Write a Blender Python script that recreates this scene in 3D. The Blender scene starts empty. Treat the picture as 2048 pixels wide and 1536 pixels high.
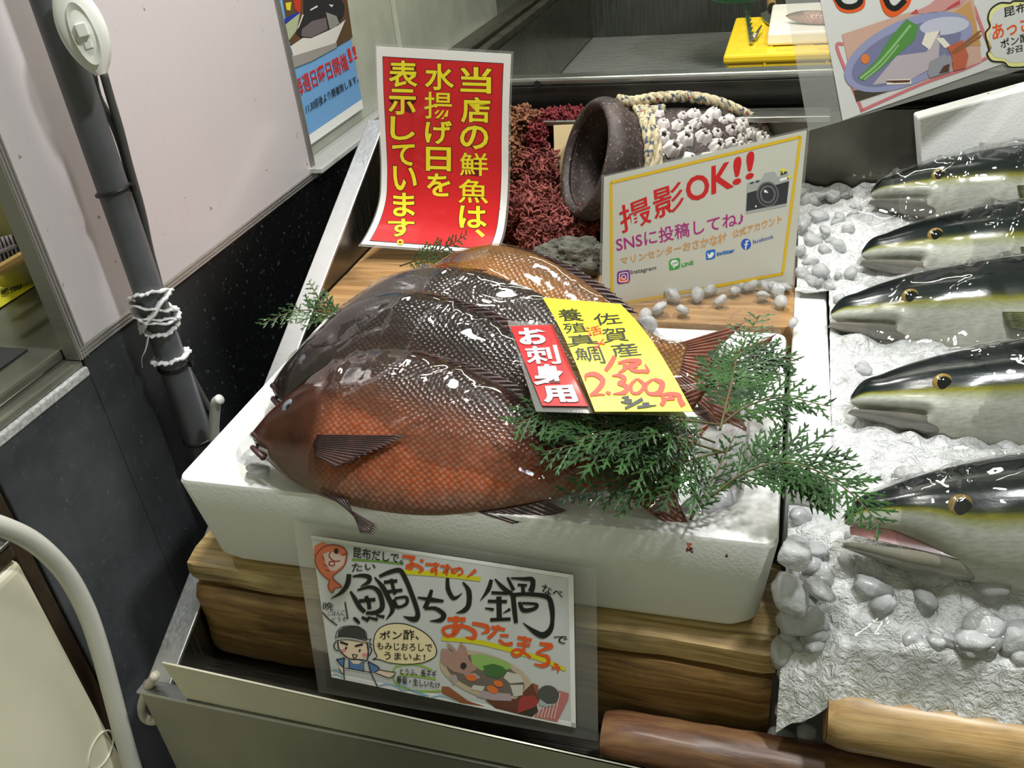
import bpy, bmesh, math, random
import numpy as np
from math import sin, cos, pi, radians
from mathutils import Vector, Matrix, noise
from mathutils.bvhtree import BVHTree

random.seed(7)
sc = bpy.context.scene
COL = sc.collection

# ------------------------------------------------------------------ camera, sky, lights, exposure
CAM = np.array([0.58104, -0.59110, 0.53289])
RM = np.array([[0.9589065, 0.2673354, -0.0950265],
               [0.0643804, -0.5312134, -0.8447884],
               [-0.2763212, 0.8039553, -0.5265952]])      # rows: right, down, forward
FPX = 1780.0
cd = bpy.data.cameras.new('camera'); cam = bpy.data.objects.new('camera', cd); COL.objects.link(cam)
cd.sensor_width = 36.0; cd.lens = FPX / 2048 * 36.0; cd.clip_start = 0.02
r_, d_, f_ = RM
cam.matrix_world = Matrix(((r_[0], -d_[0], -f_[0], CAM[0]), (r_[1], -d_[1], -f_[1], CAM[1]),
                           (r_[2], -d_[2], -f_[2], CAM[2]), (0, 0, 0, 1)))
sc.camera = cam
sc.view_settings.view_transform = 'Standard'; sc.view_settings.look = 'None'
sc.view_settings.gamma = 1.0; sc.view_settings.exposure = 0.0; sc.view_settings.use_curve_mapping = False
sc.cycles.caustics_reflective = False; sc.cycles.caustics_refractive = False
w = bpy.data.worlds.new('hall'); sc.world = w; w.use_nodes = True
wn = w.node_tree.nodes['Background']; wn.inputs[0].default_value = (0.88, 0.92, 0.66, 1); wn.inputs[1].default_value = 0.27

def area(name, loc, target, size, power, color, sy=None):
    l = bpy.data.lights.new(name, 'AREA'); l.energy = power; l.color = color
    l.shape = 'RECTANGLE' if sy else 'DISK'; l.size = size
    if sy: l.size_y = sy
    o = bpy.data.objects.new(name, l); COL.objects.link(o); o.location = loc
    o.rotation_euler = (Vector(target) - Vector(loc)).to_track_quat('-Z', 'Y').to_euler(); return o
area('hanging_lamp', (0.22, 0.62, 1.35), (0.25, 0.2, 0.0), 0.2, 14.0, (1, 0.97, 0.94))
area('hanging_lamp', (1.00, 0.02, 1.45), (0.78, 0.15, 0.0), 0.13, 18.0, (0.97, 0.98, 1))
area('hanging_lamp', (-0.60, 0.25, 0.95), (-0.35, 0.1, 0.1), 0.12, 3.2, (1, 0.98, 0.9))
area('hanging_lamp', (0.42, 0.10, 1.7), (0.2, 0.45, 0.1), 0.16, 8.0, (1, 0.97, 0.92))
area('tube_lamp', (0.5, 1.35, 1.5), (0.45, 1.2, 0.1), 1.0, 6.5, (1, 1, 0.86), 0.08)

# ------------------------------------------------------------------ picture <-> place
def ray(u, v): return RM.T @ np.array([(u - 1024) / FPX, (v - 768) / FPX, 1.0])
def XP(u, v, x): d = ray(u, v); return Vector(CAM + d * (x - CAM[0]) / d[0])
def YP(u, v, y): d = ray(u, v); return Vector(CAM + d * (y - CAM[1]) / d[1])
def ZP(u, v, z): d = ray(u, v); return Vector(CAM + d * (z - CAM[2]) / d[2])
def PP(u, v, p0, n): d = ray(u, v); n = np.array(n); return Vector(CAM + d * (n @ (np.array(p0) - CAM)) / (n @ d))
def proj(P):
    q = RM @ (np.array(P) - CAM); return np.array([1024 + FPX * q[0] / q[2], 768 + FPX * q[1] / q[2]])

# ------------------------------------------------------------------ materials
def lin(c):
    return tuple(((x / 255) / 12.92 if x / 255 <= 0.04045 else ((x / 255 + 0.055) / 1.055) ** 2.4) for x in c)
class NT:
    def __init__(s, name):
        s.m = bpy.data.materials.new(name); s.m.use_nodes = True; s.t = s.m.node_tree; s.n = s.t.nodes
        s.b = s.n['Principled BSDF']; s.out = s.n['Material Output']
    def add(s, typ, **kw):
        n = s.n.new(typ)
        for k, v in kw.items():
            if hasattr(n, k): setattr(n, k, v)
            else: n.inputs[k.replace('_', ' ')].default_value = v
        return n
    def link(s, a, b): s.t.links.new(a, b)
    def coord(s, scale=(1, 1, 1), kind='Object'):
        tc = s.add('ShaderNodeTexCoord'); mp = s.add('ShaderNodeMapping'); mp.inputs['Scale'].default_value = scale
        s.link(tc.outputs[kind], mp.inputs['Vector']); return mp.outputs[0]
    def uv(s, name, scale=(1, 1, 1)):
        tc = s.add('ShaderNodeUVMap'); tc.uv_map = name; mp = s.add('ShaderNodeMapping'); mp.inputs['Scale'].default_value = scale
        s.link(tc.outputs[0], mp.inputs['Vector']); return mp.outputs[0]
    def noise(s, vec, scale, detail=4, rough=0.6, dist=0.0):
        n = s.add('ShaderNodeTexNoise', Scale=scale, Detail=detail, Roughness=rough, Distortion=dist); s.link(vec, n.inputs['Vector']); return n.outputs[0]
    def voro(s, vec, scale, rnd=1.0, feature='F1'):
        n = s.add('ShaderNodeTexVoronoi'); n.feature = feature; n.inputs['Scale'].default_value = scale; n.inputs['Randomness'].default_value = rnd
        s.link(vec, n.inputs['Vector']); return n
    def ramp(s, fac, stops):
        n = s.add('ShaderNodeValToRGB'); e = n.color_ramp.elements
        while len(e) < len(stops): e.new(0.5)
        for i, (p, c) in enumerate(stops):
            e[i].position = p; e[i].color = (*((c,) * 3 if isinstance(c, (int, float)) else c), 1)
        s.link(fac, n.inputs[0]); return n.outputs[0]
    def mix(s, fac, a, b, mode='MIX'):
        n = s.add('ShaderNodeMix'); n.data_type = 'RGBA'; n.blend_type = mode
        for i, x in ((0, fac), (6, a), (7, b)):
            if isinstance(x, (int, float)): n.inputs[i].default_value = x if i == 0 else (x, x, x, 1)
            elif isinstance(x, tuple): n.inputs[i].default_value = (*x, 1)
            else: s.link(x, n.inputs[i])
        return n.outputs[2]
    def bump(s, h, strength=0.3, dist=0.002):
        n = s.add('ShaderNodeBump', Strength=strength, Distance=dist); s.link(h, n.inputs['Height']); s.link(n.outputs[0], s.b.inputs['Normal']); return n
    def base(s, x):
        if isinstance(x, tuple): s.b.inputs['Base Color'].default_value = (*x, 1)
        else: s.link(x, s.b.inputs['Base Color'])
    def set(s, **kw):
        for k, v in kw.items(): s.b.inputs[k.replace('_', ' ')].default_value = v
CACHE = {}
def M(name, rgb, rough=0.5, metal=0.0, coat=0.0, var=None, bump=None, spec=None):
    key = (name, rgb, rough, metal, coat, var, bump)
    if key in CACHE: return CACHE[key]
    t = NT(name); c = lin(rgb); t.base(c); t.set(Roughness=rough, Metallic=metal, Coat_Weight=coat, Coat_Roughness=0.06)
    if spec is not None: t.set(Specular_IOR_Level=spec)
    if var:
        n = t.noise(t.coord(), var[0]); t.base(t.ramp(n, [(0.3, tuple(x * (1 - var[1]) for x in c)), (0.7, tuple(min(1, x * (1 + var[1])) for x in c))]))
    if bump: t.bump(t.noise(t.coord(), bump[0]), bump[1], bump[2] if len(bump) > 2 else 0.002)
    CACHE[key] = t.m; return t.m

def mat_foam():
    t = NT('foam'); v = t.coord(); vo = t.voro(v, 260)
    dirt = t.noise(v, 9, 5); c = t.ramp(dirt, [(0.28, lin((226, 224, 206))), (0.45, lin((240, 241, 238))), (1, lin((243, 244, 242)))])
    sp = t.noise(v, 55, 2); spc = t.ramp(sp, [(0.76, 0.0), (0.79, 1.0)]); c = t.mix(spc, c, lin((170, 120, 80)))
    t.base(c); t.set(Roughness=0.62, Specular_IOR_Level=0.3); t.bump(vo.outputs['Distance'], 0.14, 0.0012); return t.m
def mat_steel(name, rgb, rough=0.32, stretch=(1, 40, 1), dirt=0.35, metal=1.0):
    t = NT(name); v = t.coord(stretch); n = t.noise(v, 12, 5); d = t.noise(t.coord(), 7, 6)
    c = lin(rgb); t.base(t.ramp(d, [(0.3, tuple(x * (1 - dirt) for x in c)), (0.65, c)]))
    t.set(Metallic=metal); t.link(t.ramp(n, [(0.3, rough * 0.75), (0.7, rough * 1.3)]), t.b.inputs['Roughness']); t.bump(n, 0.06, 0.001); return t.m
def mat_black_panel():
    """dark paint, scuffed and dusty, with a dark reflection towards the tray painted into the colour"""
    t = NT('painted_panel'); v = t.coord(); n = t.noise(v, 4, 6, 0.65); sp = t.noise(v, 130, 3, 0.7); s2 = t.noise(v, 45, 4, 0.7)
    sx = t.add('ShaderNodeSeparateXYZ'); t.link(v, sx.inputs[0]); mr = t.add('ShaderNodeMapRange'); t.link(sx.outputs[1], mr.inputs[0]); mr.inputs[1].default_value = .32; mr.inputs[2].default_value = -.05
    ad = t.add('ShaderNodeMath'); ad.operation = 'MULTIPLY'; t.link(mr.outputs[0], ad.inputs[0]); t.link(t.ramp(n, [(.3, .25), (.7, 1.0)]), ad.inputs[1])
    c = t.mix(ad.outputs[0], lin((15, 17, 17)), lin((98, 102, 106)))  # position blend: painted reflection, darker at the far end, plus patchy dust
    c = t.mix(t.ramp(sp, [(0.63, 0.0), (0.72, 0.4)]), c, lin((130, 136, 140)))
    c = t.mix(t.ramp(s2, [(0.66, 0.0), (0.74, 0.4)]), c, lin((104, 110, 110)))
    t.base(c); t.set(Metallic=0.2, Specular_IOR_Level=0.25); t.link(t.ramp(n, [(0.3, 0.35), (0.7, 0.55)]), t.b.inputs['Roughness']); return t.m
def mat_wood(name, dark, mid, light, axis=(0.7, 9, 9), scale=7, rough=0.55, coat=0.1, streak=(30, 30)):
    t = NT(name); v = t.coord(axis); n = t.noise(v, scale, 7, 0.62, 1.2); k = t.noise(t.coord((1, 3, 3)), 6, 4)
    c = t.ramp(n, [(0.25, lin(dark)), (0.48, lin(mid)), (0.72, lin(light))])
    c = t.mix(t.ramp(k, [(0.25, 0.75), (0.5, 0.0)]), c, lin(tuple(x * 0.45 for x in dark)))
    t.base(c); t.set(Roughness=rough, Coat_Weight=coat, Coat_Roughness=0.25); t.bump(n, 0.5, 0.0025); return t.m
def mat_clear(name, tint=(1, 1, 1), gl=0.045, rough=0.04, haze=0.0, bump=None, k=1.0):
    """thin clear plastic: lets light through, mirrors at glancing angles"""
    t = NT(name); t.n.remove(t.b)
    tr = t.add('ShaderNodeBsdfTransparent'); tr.inputs[0].default_value = (*tint, 1)
    g = t.add('ShaderNodeBsdfGlossy'); g.inputs['Roughness'].default_value = rough
    fr = t.add('ShaderNodeFresnel'); fr.inputs[0].default_value = 1.5
    mm = t.add('ShaderNodeMath'); mm.operation = 'MULTIPLY'; t.link(fr.outputs[0], mm.inputs[0]); mm.inputs[1].default_value = k
    mc = t.add('ShaderNodeMath'); mc.operation = 'MINIMUM'; t.link(mm.outputs[0], mc.inputs[0]); mc.inputs[1].default_value = .42; mm = mc
    m1 = t.add('ShaderNodeMixShader'); t.link(mm.outputs[0], m1.inputs[0])
    base = tr.outputs[0]
    if haze:
        df = t.add('ShaderNodeBsdfDiffuse'); df.inputs[0].default_value = (0.85, 0.86, 0.82, 1)
        m0 = t.add('ShaderNodeMixShader'); m0.inputs[0].default_value = haze; t.link(tr.outputs[0], m0.inputs[1]); t.link(df.outputs[0], m0.inputs[2]); base = m0.outputs[0]
    t.link(base, m1.inputs[1]); t.link(g.outputs[0], m1.inputs[2]); t.link(m1.outputs[0], t.out.inputs[0])
    if bump:
        n = t.noise(t.coord(), bump[0], 3); b = t.add('ShaderNodeBump', Strength=bump[1], Distance=0.004); t.link(n, b.inputs['Height'])
        t.link(b.outputs[0], g.inputs['Normal']); t.link(b.outputs[0], fr.inputs['Normal'])
    return t.m
def mat_ice(name, clear=0.5, white=(0.80, 0.83, 0.83), bumpy=0.5, scale=70, refr=0.35, tlf=.55):
    t = NT(name); t.n.remove(t.b); v = t.coord()
    n = t.noise(v, 38, 4); nb = t.noise(v, scale, 4, .65, .6); b = t.add('ShaderNodeBump', Strength=bumpy, Distance=0.010); t.link(nb, b.inputs['Height'])
    tr = t.add('ShaderNodeBsdfTransparent'); tr.inputs[0].default_value = (0.95, 0.97, 0.97, 1)
    rf = t.add('ShaderNodeBsdfRefraction'); rf.inputs['IOR'].default_value = 1.2; rf.inputs['Roughness'].default_value = 0.08; rf.inputs[0].default_value = (0.97, 0.98, 0.98, 1); t.link(b.outputs[0], rf.inputs['Normal'])
    mr_ = t.add('ShaderNodeMixShader'); mr_.inputs[0].default_value = refr; t.link(tr.outputs[0], mr_.inputs[1]); t.link(rf.outputs[0], mr_.inputs[2])
    df = t.add('ShaderNodeBsdfDiffuse'); df.inputs[0].default_value = (*white, 1); t.link(b.outputs[0], df.inputs['Normal'])
    tl = t.add('ShaderNodeBsdfTranslucent'); tl.inputs[0].default_value = (*white, 1)
    ms = t.add('ShaderNodeMixShader'); ms.inputs[0].default_value = tlf; t.link(df.outputs[0], ms.inputs[1]); t.link(tl.outputs[0], ms.inputs[2])
    fac = t.add('ShaderNodeMath'); fac.operation = 'MULTIPLY_ADD'; t.link(n, fac.inputs[0]); fac.inputs[1].default_value = 0.9; fac.inputs[2].default_value = clear - 0.45; fac.use_clamp = True
    m0 = t.add('ShaderNodeMixShader'); t.link(fac.outputs[0], m0.inputs[0]); t.link(ms.outputs[0], m0.inputs[1]); t.link(mr_.outputs[0], m0.inputs[2])
    g = t.add('ShaderNodeBsdfGlossy'); g.inputs['Roughness'].default_value = 0.05; t.link(b.outputs[0], g.inputs['Normal'])
    fr = t.add('ShaderNodeFresnel'); fr.inputs[0].default_value = 1.5; t.link(b.outputs[0], fr.inputs['Normal'])
    m1 = t.add('ShaderNodeMixShader'); t.link(fr.outputs[0], m1.inputs[0]); t.link(m0.outputs[0], m1.inputs[1]); t.link(g.outputs[0], m1.inputs[2]); t.link(m1.outputs[0], t.out.inputs[0])
    return t.m

FOAM = mat_foam()
STEEL = mat_steel('brushed_steel', (196, 197, 194), 0.3)
STEELD = mat_steel('worn_steel', (128, 126, 116), 0.36)
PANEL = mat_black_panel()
ALU = mat_steel('aluminium', (176, 172, 168), 0.42, (1, 30, 30), 0.15, 0.75)
CLEAR = mat_clear('clear_film', k=1.0, rough=0.05)
WRAP = mat_clear('plastic_film', k=1.7, rough=0.03, bump=(24, 0.16))
LAM = mat_clear('laminate', k=1.0, rough=0.08, haze=0.10)
ICE = mat_ice('ice_lump', 0.26, (0.98, 1.0, 1.0), .28, 110, .12, .5); ICEBED = mat_ice('ice_bed', 0.02, (0.93, 0.95, 0.94), .9, 95, .35, .15)
PAPER = M('paper', (236, 236, 232), 0.35, coat=0.35)
INK = M('black_ink', (24, 24, 22), 0.5)

# ------------------------------------------------------------------ mesh builder and object helpers
class MB:
    def __init__(s): s.v = []; s.f = []; s.uv = None; s.uv2 = None
    def add(s, verts, faces):
        o = len(s.v); s.v += [tuple(p) for p in verts]; s.f += [tuple(i + o for i in f) for f in faces]; return s
    def box(s, x0, x1, y0, y1, z0, z1, M4=None):
        P = [Vector((x, y, z)) for z in (z0, z1) for y in (y0, y1) for x in (x0, x1)]
        if M4: P = [M4 @ p for p in P]
        return s.add(P, [(0, 2, 3, 1), (4, 5, 7, 6), (0, 1, 5, 4), (2, 6, 7, 3), (0, 4, 6, 2), (1, 3, 7, 5)])
    def hexa(s, P): return s.add(P, [(0, 2, 3, 1), (4, 5, 7, 6), (0, 1, 5, 4), (2, 6, 7, 3), (0, 4, 6, 2), (1, 3, 7, 5)])
    def tube(s, path, rad, n=10, caps=True, flat=1.0, up=None):
        path = [Vector(p) for p in path]; m = len(path)
        rad = rad if isinstance(rad, (list, tuple)) else [rad] * m
        prev = None; o = len(s.v)
        for i, p in enumerate(path):
            t = (path[min(i + 1, m - 1)] - path[max(i - 1, 0)]).normalized()
            if prev is None:
                a = Vector(up) if up else (Vector((0, 0, 1)) if abs(t.z) < 0.9 else Vector((1, 0, 0)))
            else: a = prev
            a = (a - t * a.dot(t)); a = a.normalized() if a.length > 1e-6 else t.orthogonal().normalized(); prev = a; b = t.cross(a)
            for k in range(n):
                th = 2 * pi * k / n; s.v.append(tuple(p + (a * cos(th) * flat + b * sin(th)) * rad[i]))
        for i in range(m - 1):
            for k in range(n):
                k2 = (k + 1) % n; s.f.append((o + i * n + k, o + i * n + k2, o + (i + 1) * n + k2, o + (i + 1) * n + k))
        if caps: s.f.append(tuple(o + k for k in range(n))[::-1]); s.f.append(tuple(o + (m - 1) * n + k for k in range(n)))
        return s
    def lathe(s, prof, n=48, M4=None, wob=None):
        o = len(s.v)
        for i, (r, z) in enumerate(prof):
            for k in range(n):
                th = 2 * pi * k / n; rr = r * (1 + (wob(th, z) if wob else 0)); p = Vector((rr * cos(th), rr * sin(th), z)); s.v.append(tuple(M4 @ p if M4 else p))
        for i in range(len(prof) - 1):
            for k in range(n):
                k2 = (k + 1) % n; s.f.append((o + i * n + k, o + i * n + k2, o + (i + 1) * n + k2, o + (i + 1) * n + k))
        return s
    def grid(s, fn, nu, nv, flip=False):
        o = len(s.v)
        for j in range(nv + 1):
            for i in range(nu + 1): s.v.append(tuple(fn(i / nu, j / nv)))
        for j in range(nv):
            for i in range(nu):
                a = o + j * (nu + 1) + i; q = (a, a + 1, a + nu + 2, a + nu + 1); s.f.append(q[::-1] if flip else q)
        return s
def obj(name, mb, mat, parent=None, smooth=False, bevel=0.0, segs=2, subsurf=0):
    me = bpy.data.meshes.new(name); me.from_pydata(mb.v, [], mb.f)
    if mb.uv is not None:
        for nm, arr in (('body', mb.uv), ('tone', mb.uv2)):
            l = me.uv_layers.new(name=nm); idx = np.zeros(len(me.loops), dtype=np.int32); me.loops.foreach_get('vertex_index', idx)
            l.data.foreach_set('uv', np.asarray(arr, dtype=np.float32)[idx].ravel())
    if bevel:
        bm = bmesh.new(); bm.from_mesh(me); bmesh.ops.remove_doubles(bm, verts=bm.verts, dist=1e-6)
        es = [e for e in bm.edges if len(e.link_faces) == 2 and e.calc_face_angle(0) > 0.5]
        bmesh.ops.bevel(bm, geom=es, offset=bevel, segments=segs, affect='EDGES', profile=0.5); bm.to_mesh(me); bm.free()
    me.materials.append(mat)
    if smooth:
        me.polygons.foreach_set('use_smooth', [True] * len(me.polygons))
        if smooth == 'angle': me.set_sharp_from_angle(angle=radians(35))
    o = bpy.data.objects.new(name, me); COL.objects.link(o)
    if subsurf:
        md = o.modifiers.new('subsurf', 'SUBSURF'); md.levels = md.render_levels = subsurf
    if parent: o.parent = parent; o.matrix_parent_inverse = parent.matrix_world.inverted() if parent.type != 'EMPTY' or True else Matrix()
    return o
def tag(o, label=None, cat=None, group=None, kind=None):
    for k, v in (('label', label), ('category', cat), ('group', group), ('kind', kind)):
        if v: o[k] = v
    return o
def thing(name, label, cat, loc=(0, 0, 0), group=None):
    o = bpy.data.objects.new(name, None); COL.objects.link(o); o.location = loc; o.matrix_world = Matrix.Translation(loc); o.empty_display_size = 0.02
    return tag(o, label, cat, group)
def copy_tree(o, parent=None):
    c = o.copy(); COL.objects.link(c)
    if parent: c.parent = parent
    for ch in list(o.children): copy_tree(ch, c)
    return c
def bez(pts, n=24):
    """smooth curve through the points"""
    P = [Vector(p) for p in pts]; P = [P[0] * 2 - P[1]] + P + [P[-1] * 2 - P[-2]]; out = []
    seg = len(P) - 3; per = max(2, n // seg)
    for i in range(1, len(P) - 2):
        a, b, c, d = P[i - 1:i + 3]
        for k in range(per):
            t = k / per; out.append(0.5 * (2 * b + (c - a) * t + (2 * a - 5 * b + 4 * c - d) * t * t + (3 * b - a - 3 * c + d) * t ** 3))
    out.append(P[-2]); return out

# ------------------------------------------------------------------ sheets (signs, cards) and what is printed on them
class Sheet:
    def __init__(s, fn): s.fn = fn
    @staticmethod
    def quad(bl, br, tr, tl):
        bl, br, tr, tl = map(Vector, (bl, br, tr, tl))
        return Sheet(lambda a, b: (bl * (1 - a) + br * a) * (1 - b) + (tl * (1 - a) + tr * a) * b)
    def nrm(s, a, b):
        e = 1e-3; return (s.fn(a + e, b) - s.fn(a - e, b)).cross(s.fn(a, b + e) - s.fn(a, b - e)).normalized()
    def inv(s, u, v):
        a = b = 0.5; t = np.array([u, v])
        for _ in range(9):
            p = proj(s.fn(a, b)); r = t - p
            if abs(r).max() < 0.02: break
            e = 1e-3; J = np.array([(proj(s.fn(a + e, b)) - p) / e, (proj(s.fn(a, b + e)) - p) / e]).T
            d = np.linalg.solve(J, r); d = np.clip(d, -0.4, 0.4); a += d[0]; b += d[1]
        return a, b
    def pt(s, u, v, h=0.0):
        a, b = s.inv(u, v); return s.fn(a, b) + s.nrm(a, b) * h
    def panel(s, name, parent, mat, a0=0, a1=1, b0=0, b1=1, h=0.0, nu=2, nv=2, thick=0.0003):
        mb = MB()
        f = lambda hh: (lambda x, y: s.fn(a0 + (a1 - a0) * x, b0 + (b1 - b0) * y) + s.nrm(a0 + (a1 - a0) * x, b0 + (b1 - b0) * y) * hh)
        mb.grid(f(h), nu, nv); n = len(mb.v); mb.grid(f(h - thick), nu, nv, True)
        W = nu + 1
        ring = [i for i in range(W)] + [j * W + nu for j in range(1, nv + 1)] + [nv * W + i for i in range(nu - 1, -1, -1)] + [j * W for j in range(nv - 1, 0, -1)]
        for i in range(len(ring)):
            a, b = ring[i], ring[(i + 1) % len(ring)]; mb.f.append((b, a, a + n, b + n))
        return obj(name, mb, mat, parent, smooth='angle')
    def poly(s, name, parent, mat, px, h=0.0004):
        mb = MB(); mb.add([s.pt(u, v, h) for u, v in px], [tuple(range(len(px)))[::-1]]); return obj(name, mb, mat, parent)
    def polys(s, name, parent, mat, lists, h=0.0004):
        for px in lists: o = s.poly(name, parent, mat, px, h)
        return o
    def brush(s, name, parent, mat, strokes, h=0.0006, T=lambda p: p, k=1.0, closed=False):
        """strokes: list of (points, widths) in picture pixels"""
        if len(strokes) == 2:
            for q in strokes: o = s.brush(name, parent, mat, [q], h, T, k)
            return o
        mb = MB()
        for pts, wd in strokes:
            wd = wd if isinstance(wd, (list, tuple)) else [wd] * len(pts)
            P = bez([(*T(p), 0) for p in pts], 6 * (len(pts) - 1)); m = len(P)
            ws = np.interp(np.linspace(0, 1, m), np.linspace(0, 1, len(wd)), wd) * k * 0.5
            L, Rr = [], []
            for i, p in enumerate(P):
                t = (P[min(i + 1, m - 1)] - P[max(i - 1, 0)]); t = t.normalized() if t.length > 0 else Vector((1, 0, 0)); q = Vector((-t.y, t.x, 0)) * float(ws[i])
                L.append(p + q); Rr.append(p - q)
            mb_v = [s.pt(q.x, q.y, h) for q in L] + [s.pt(q.x, q.y, h) for q in Rr]
            mb.add(mb_v, [(i, i + 1, m + i + 1, m + i) for i in range(m - 1)])
        return obj(name, mb, mat, parent)
    def text(s, name, parent, mat, body, quad, bold=0.02, h=0.0006):
        """the ink of the text fills the quad (bl, br, tr, tl in picture pixels)"""
        V, F = glyphs(body, bold); bl, br, tr, tl = [np.array(q, float) for q in quad]
        mb = MB(); mb.add([s.pt(*((bl * (1 - a) + br * a) * (1 - b) + (tl * (1 - a) + tr * a) * b), h) for a, b in V], F)
        return obj(name, mb, mat, parent)
    def line(s, name, parent, mat, items, h=0.0006, bold=0.02):
        mb = MB()
        for body, quad in items:
            V, F = glyphs(body, bold); bl, br, tr, tl = [np.array(q, float) for q in quad]
            mb.add([s.pt(*((bl * (1 - a) + br * a) * (1 - b) + (tl * (1 - a) + tr * a) * b), h) for a, b in V], F)
        return obj(name, mb, mat, parent)
_cu = bpy.data.curves.new('lettering', 'FONT'); _cu.resolution_u = 3; _co = bpy.data.objects.new('lettering', _cu); COL.objects.link(_co)
_gc = {}
def glyphs(body, bold=0.0, pad=True):
    if (body, bold) in _gc: return _gc[(body, bold)]
    res = []; key = (body, bold)
    if any(c in '揚鮮魚撮影稿殖養鯛曜催催週開賀刺' for c in body): bold = bold * .45
    for bd in (0.0, bold):
        _cu.body = body; _cu.offset = bd; _cu.size = 1.0
        dg = bpy.context.evaluated_depsgraph_get(); dg.update()
        me = bpy.data.meshes.new_from_object(_co.evaluated_get(dg)); V = np.array([v.co[:2] for v in me.vertices]); F = [tuple(p.vertices) for p in me.polygons]
        bpy.data.meshes.remove(me); res.append((V, F))
    V0 = res[0][0]; V, F = res[1]; lo, hi = V0.min(0), V0.max(0)
    sz = np.maximum(hi - lo, 1e-3); V = (V - lo) / sz
    _gc[key] = ([tuple(p) for p in V], F); return _gc[key]
def ell(cx, cy, rx, ry, rot=0, n=28, a0=0, a1=2 * pi):
    c, s_ = cos(rot), sin(rot); return [(cx + rx * cos(t) * c - ry * sin(t) * s_, cy + rx * cos(t) * s_ + ry * sin(t) * c) for t in np.linspace(a0, a1, n, endpoint=abs(a1 - a0) < 6.2)]
def box_px(x0, y0, x1, y1, sk=0.0, sx=0.0):
    """quad bl, br, tr, tl; sk: dy per px of x, sx: dx per px of y"""
    w_, h_ = x1 - x0, y1 - y0
    return [(x0 - sx * 0 + sx * h_, y1), (x1 + sx * h_, y1 + sk * w_), (x1, y0 + sk * w_), (x0, y0)]

# ------------------------------------------------------------------ large structure
fl = obj('floor', MB().box(-2.2, 2.2, -1.6, 3.2, -0.86, -0.82), M('concrete_floor', (70, 70, 68), 0.35, var=(5, 0.3)))
tag(fl, kind='structure')
wb_ = obj('wall_back', MB().box(-2.2, 2.2, 3.05, 3.2, -0.82, 2.3), M('hall_wall', (120, 120, 108), 0.6, var=(3, 0.2))); tag(wb_, kind='structure')

# neighbouring counter on the aisle side: dark side panel, steel worktop, speckled edge
t = thing('counter', 'steel topped counter with dark scratched side panel and grimy edge strip', 'counter', (-0.4, 0.5, -0.82))
CY0 = XP(46, 1055, -.14).y
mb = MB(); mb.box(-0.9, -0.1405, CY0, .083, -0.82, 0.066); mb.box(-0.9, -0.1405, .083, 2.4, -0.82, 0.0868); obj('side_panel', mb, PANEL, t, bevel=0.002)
mb = MB(); mb.box(-0.9, -0.139, CY0, .0825, 0.0665, 0.078); tp = obj('edge_strip', mb, M('speckled_strip', (176, 178, 176), 0.5, var=(220, 0.35), bump=(200, 0.5)), t, bevel=0.002)
mt = NT('counter_top'); v = mt.coord(); n = mt.noise(v, 5, 6); r = mt.noise(v, 9, 6, 0.7)
mt.base(mt.mix(mt.ramp(r, [(0.60, 0.0), (0.68, 0.85)]), mt.ramp(n, [(0.3, lin((120, 120, 110))), (0.7, lin((172, 172, 160)))]), lin((96, 62, 36)))); mt.set(Metallic=0.8, Roughness=0.25)
mb = MB(); mb.box(-0.9, -0.1425, CY0, .0825, 0.0785, 0.0872); mb.box(-0.9, -0.1625, CY0, 2.4, 0.0873, 0.1); obj('counter_top', mb, mt.m, t, bevel=0.003)

# whiteboard standing on the counter edge
t = thing('whiteboard', 'big white aluminium framed board standing behind the grey pole', 'whiteboard', (-0.152, 0.37, 0.1))
BX0, BX1, BY0, BY1, BZ0, BZ1 = -0.160, -0.1395, 0.079, 0.658, 0.088, 0.78
mw = NT('board_face'); v = mw.coord(); sp = mw.noise(v, 60, 2); sc2 = mw.noise(mw.coord((30, 30, 3)), 6, 3)
mw.base(mw.mix(mw.ramp(sp, [(0.735, 0.0), (0.76, 0.9)]), mw.mix(mw.ramp(sc2, [(0.5, 0.0), (0.9, 0.25)]), lin((196, 189, 190)), lin((178, 174, 170))), lin((140, 120, 92)))); mw.set(Roughness=0.33, Coat_Weight=0.15)
obj('board_face', MB().box(BX0 + .002, BX1 - .0015, BY0 + .006, BY1 - .006, BZ0 + .006, BZ1), mw.m, t)
def railbox(mb, y0, y1, z0, z1):
    mb.box(BX0, BX1, y0, y1, z0, z1)
mb = MB(); mb.box(BX0, BX1, BY0, BY1, BZ0, BZ0 + .013)
for k in range(3): mb.box(BX1, BX1 + .0012, BY0, BY1, BZ0 + .0012 + .0042 * k, BZ0 + .0036 + .0042 * k)
obj('bottom_rail', mb, ALU, t, bevel=0.0005)
for nm, ya in (('near_rail', BY0 - .002), ('far_rail', BY1 - .011)):
    mb = MB(); mb.box(BX0, BX1 + .0003, ya, ya + .013, BZ0, BZ1)
    for k in range(3): mb.box(BX1, BX1 + .0015, ya + .0012 + .0042 * k, ya + .0036 + .0042 * k, BZ0, BZ1)
    obj('side_rail', mb, ALU, t, bevel=0.0005)

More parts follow.
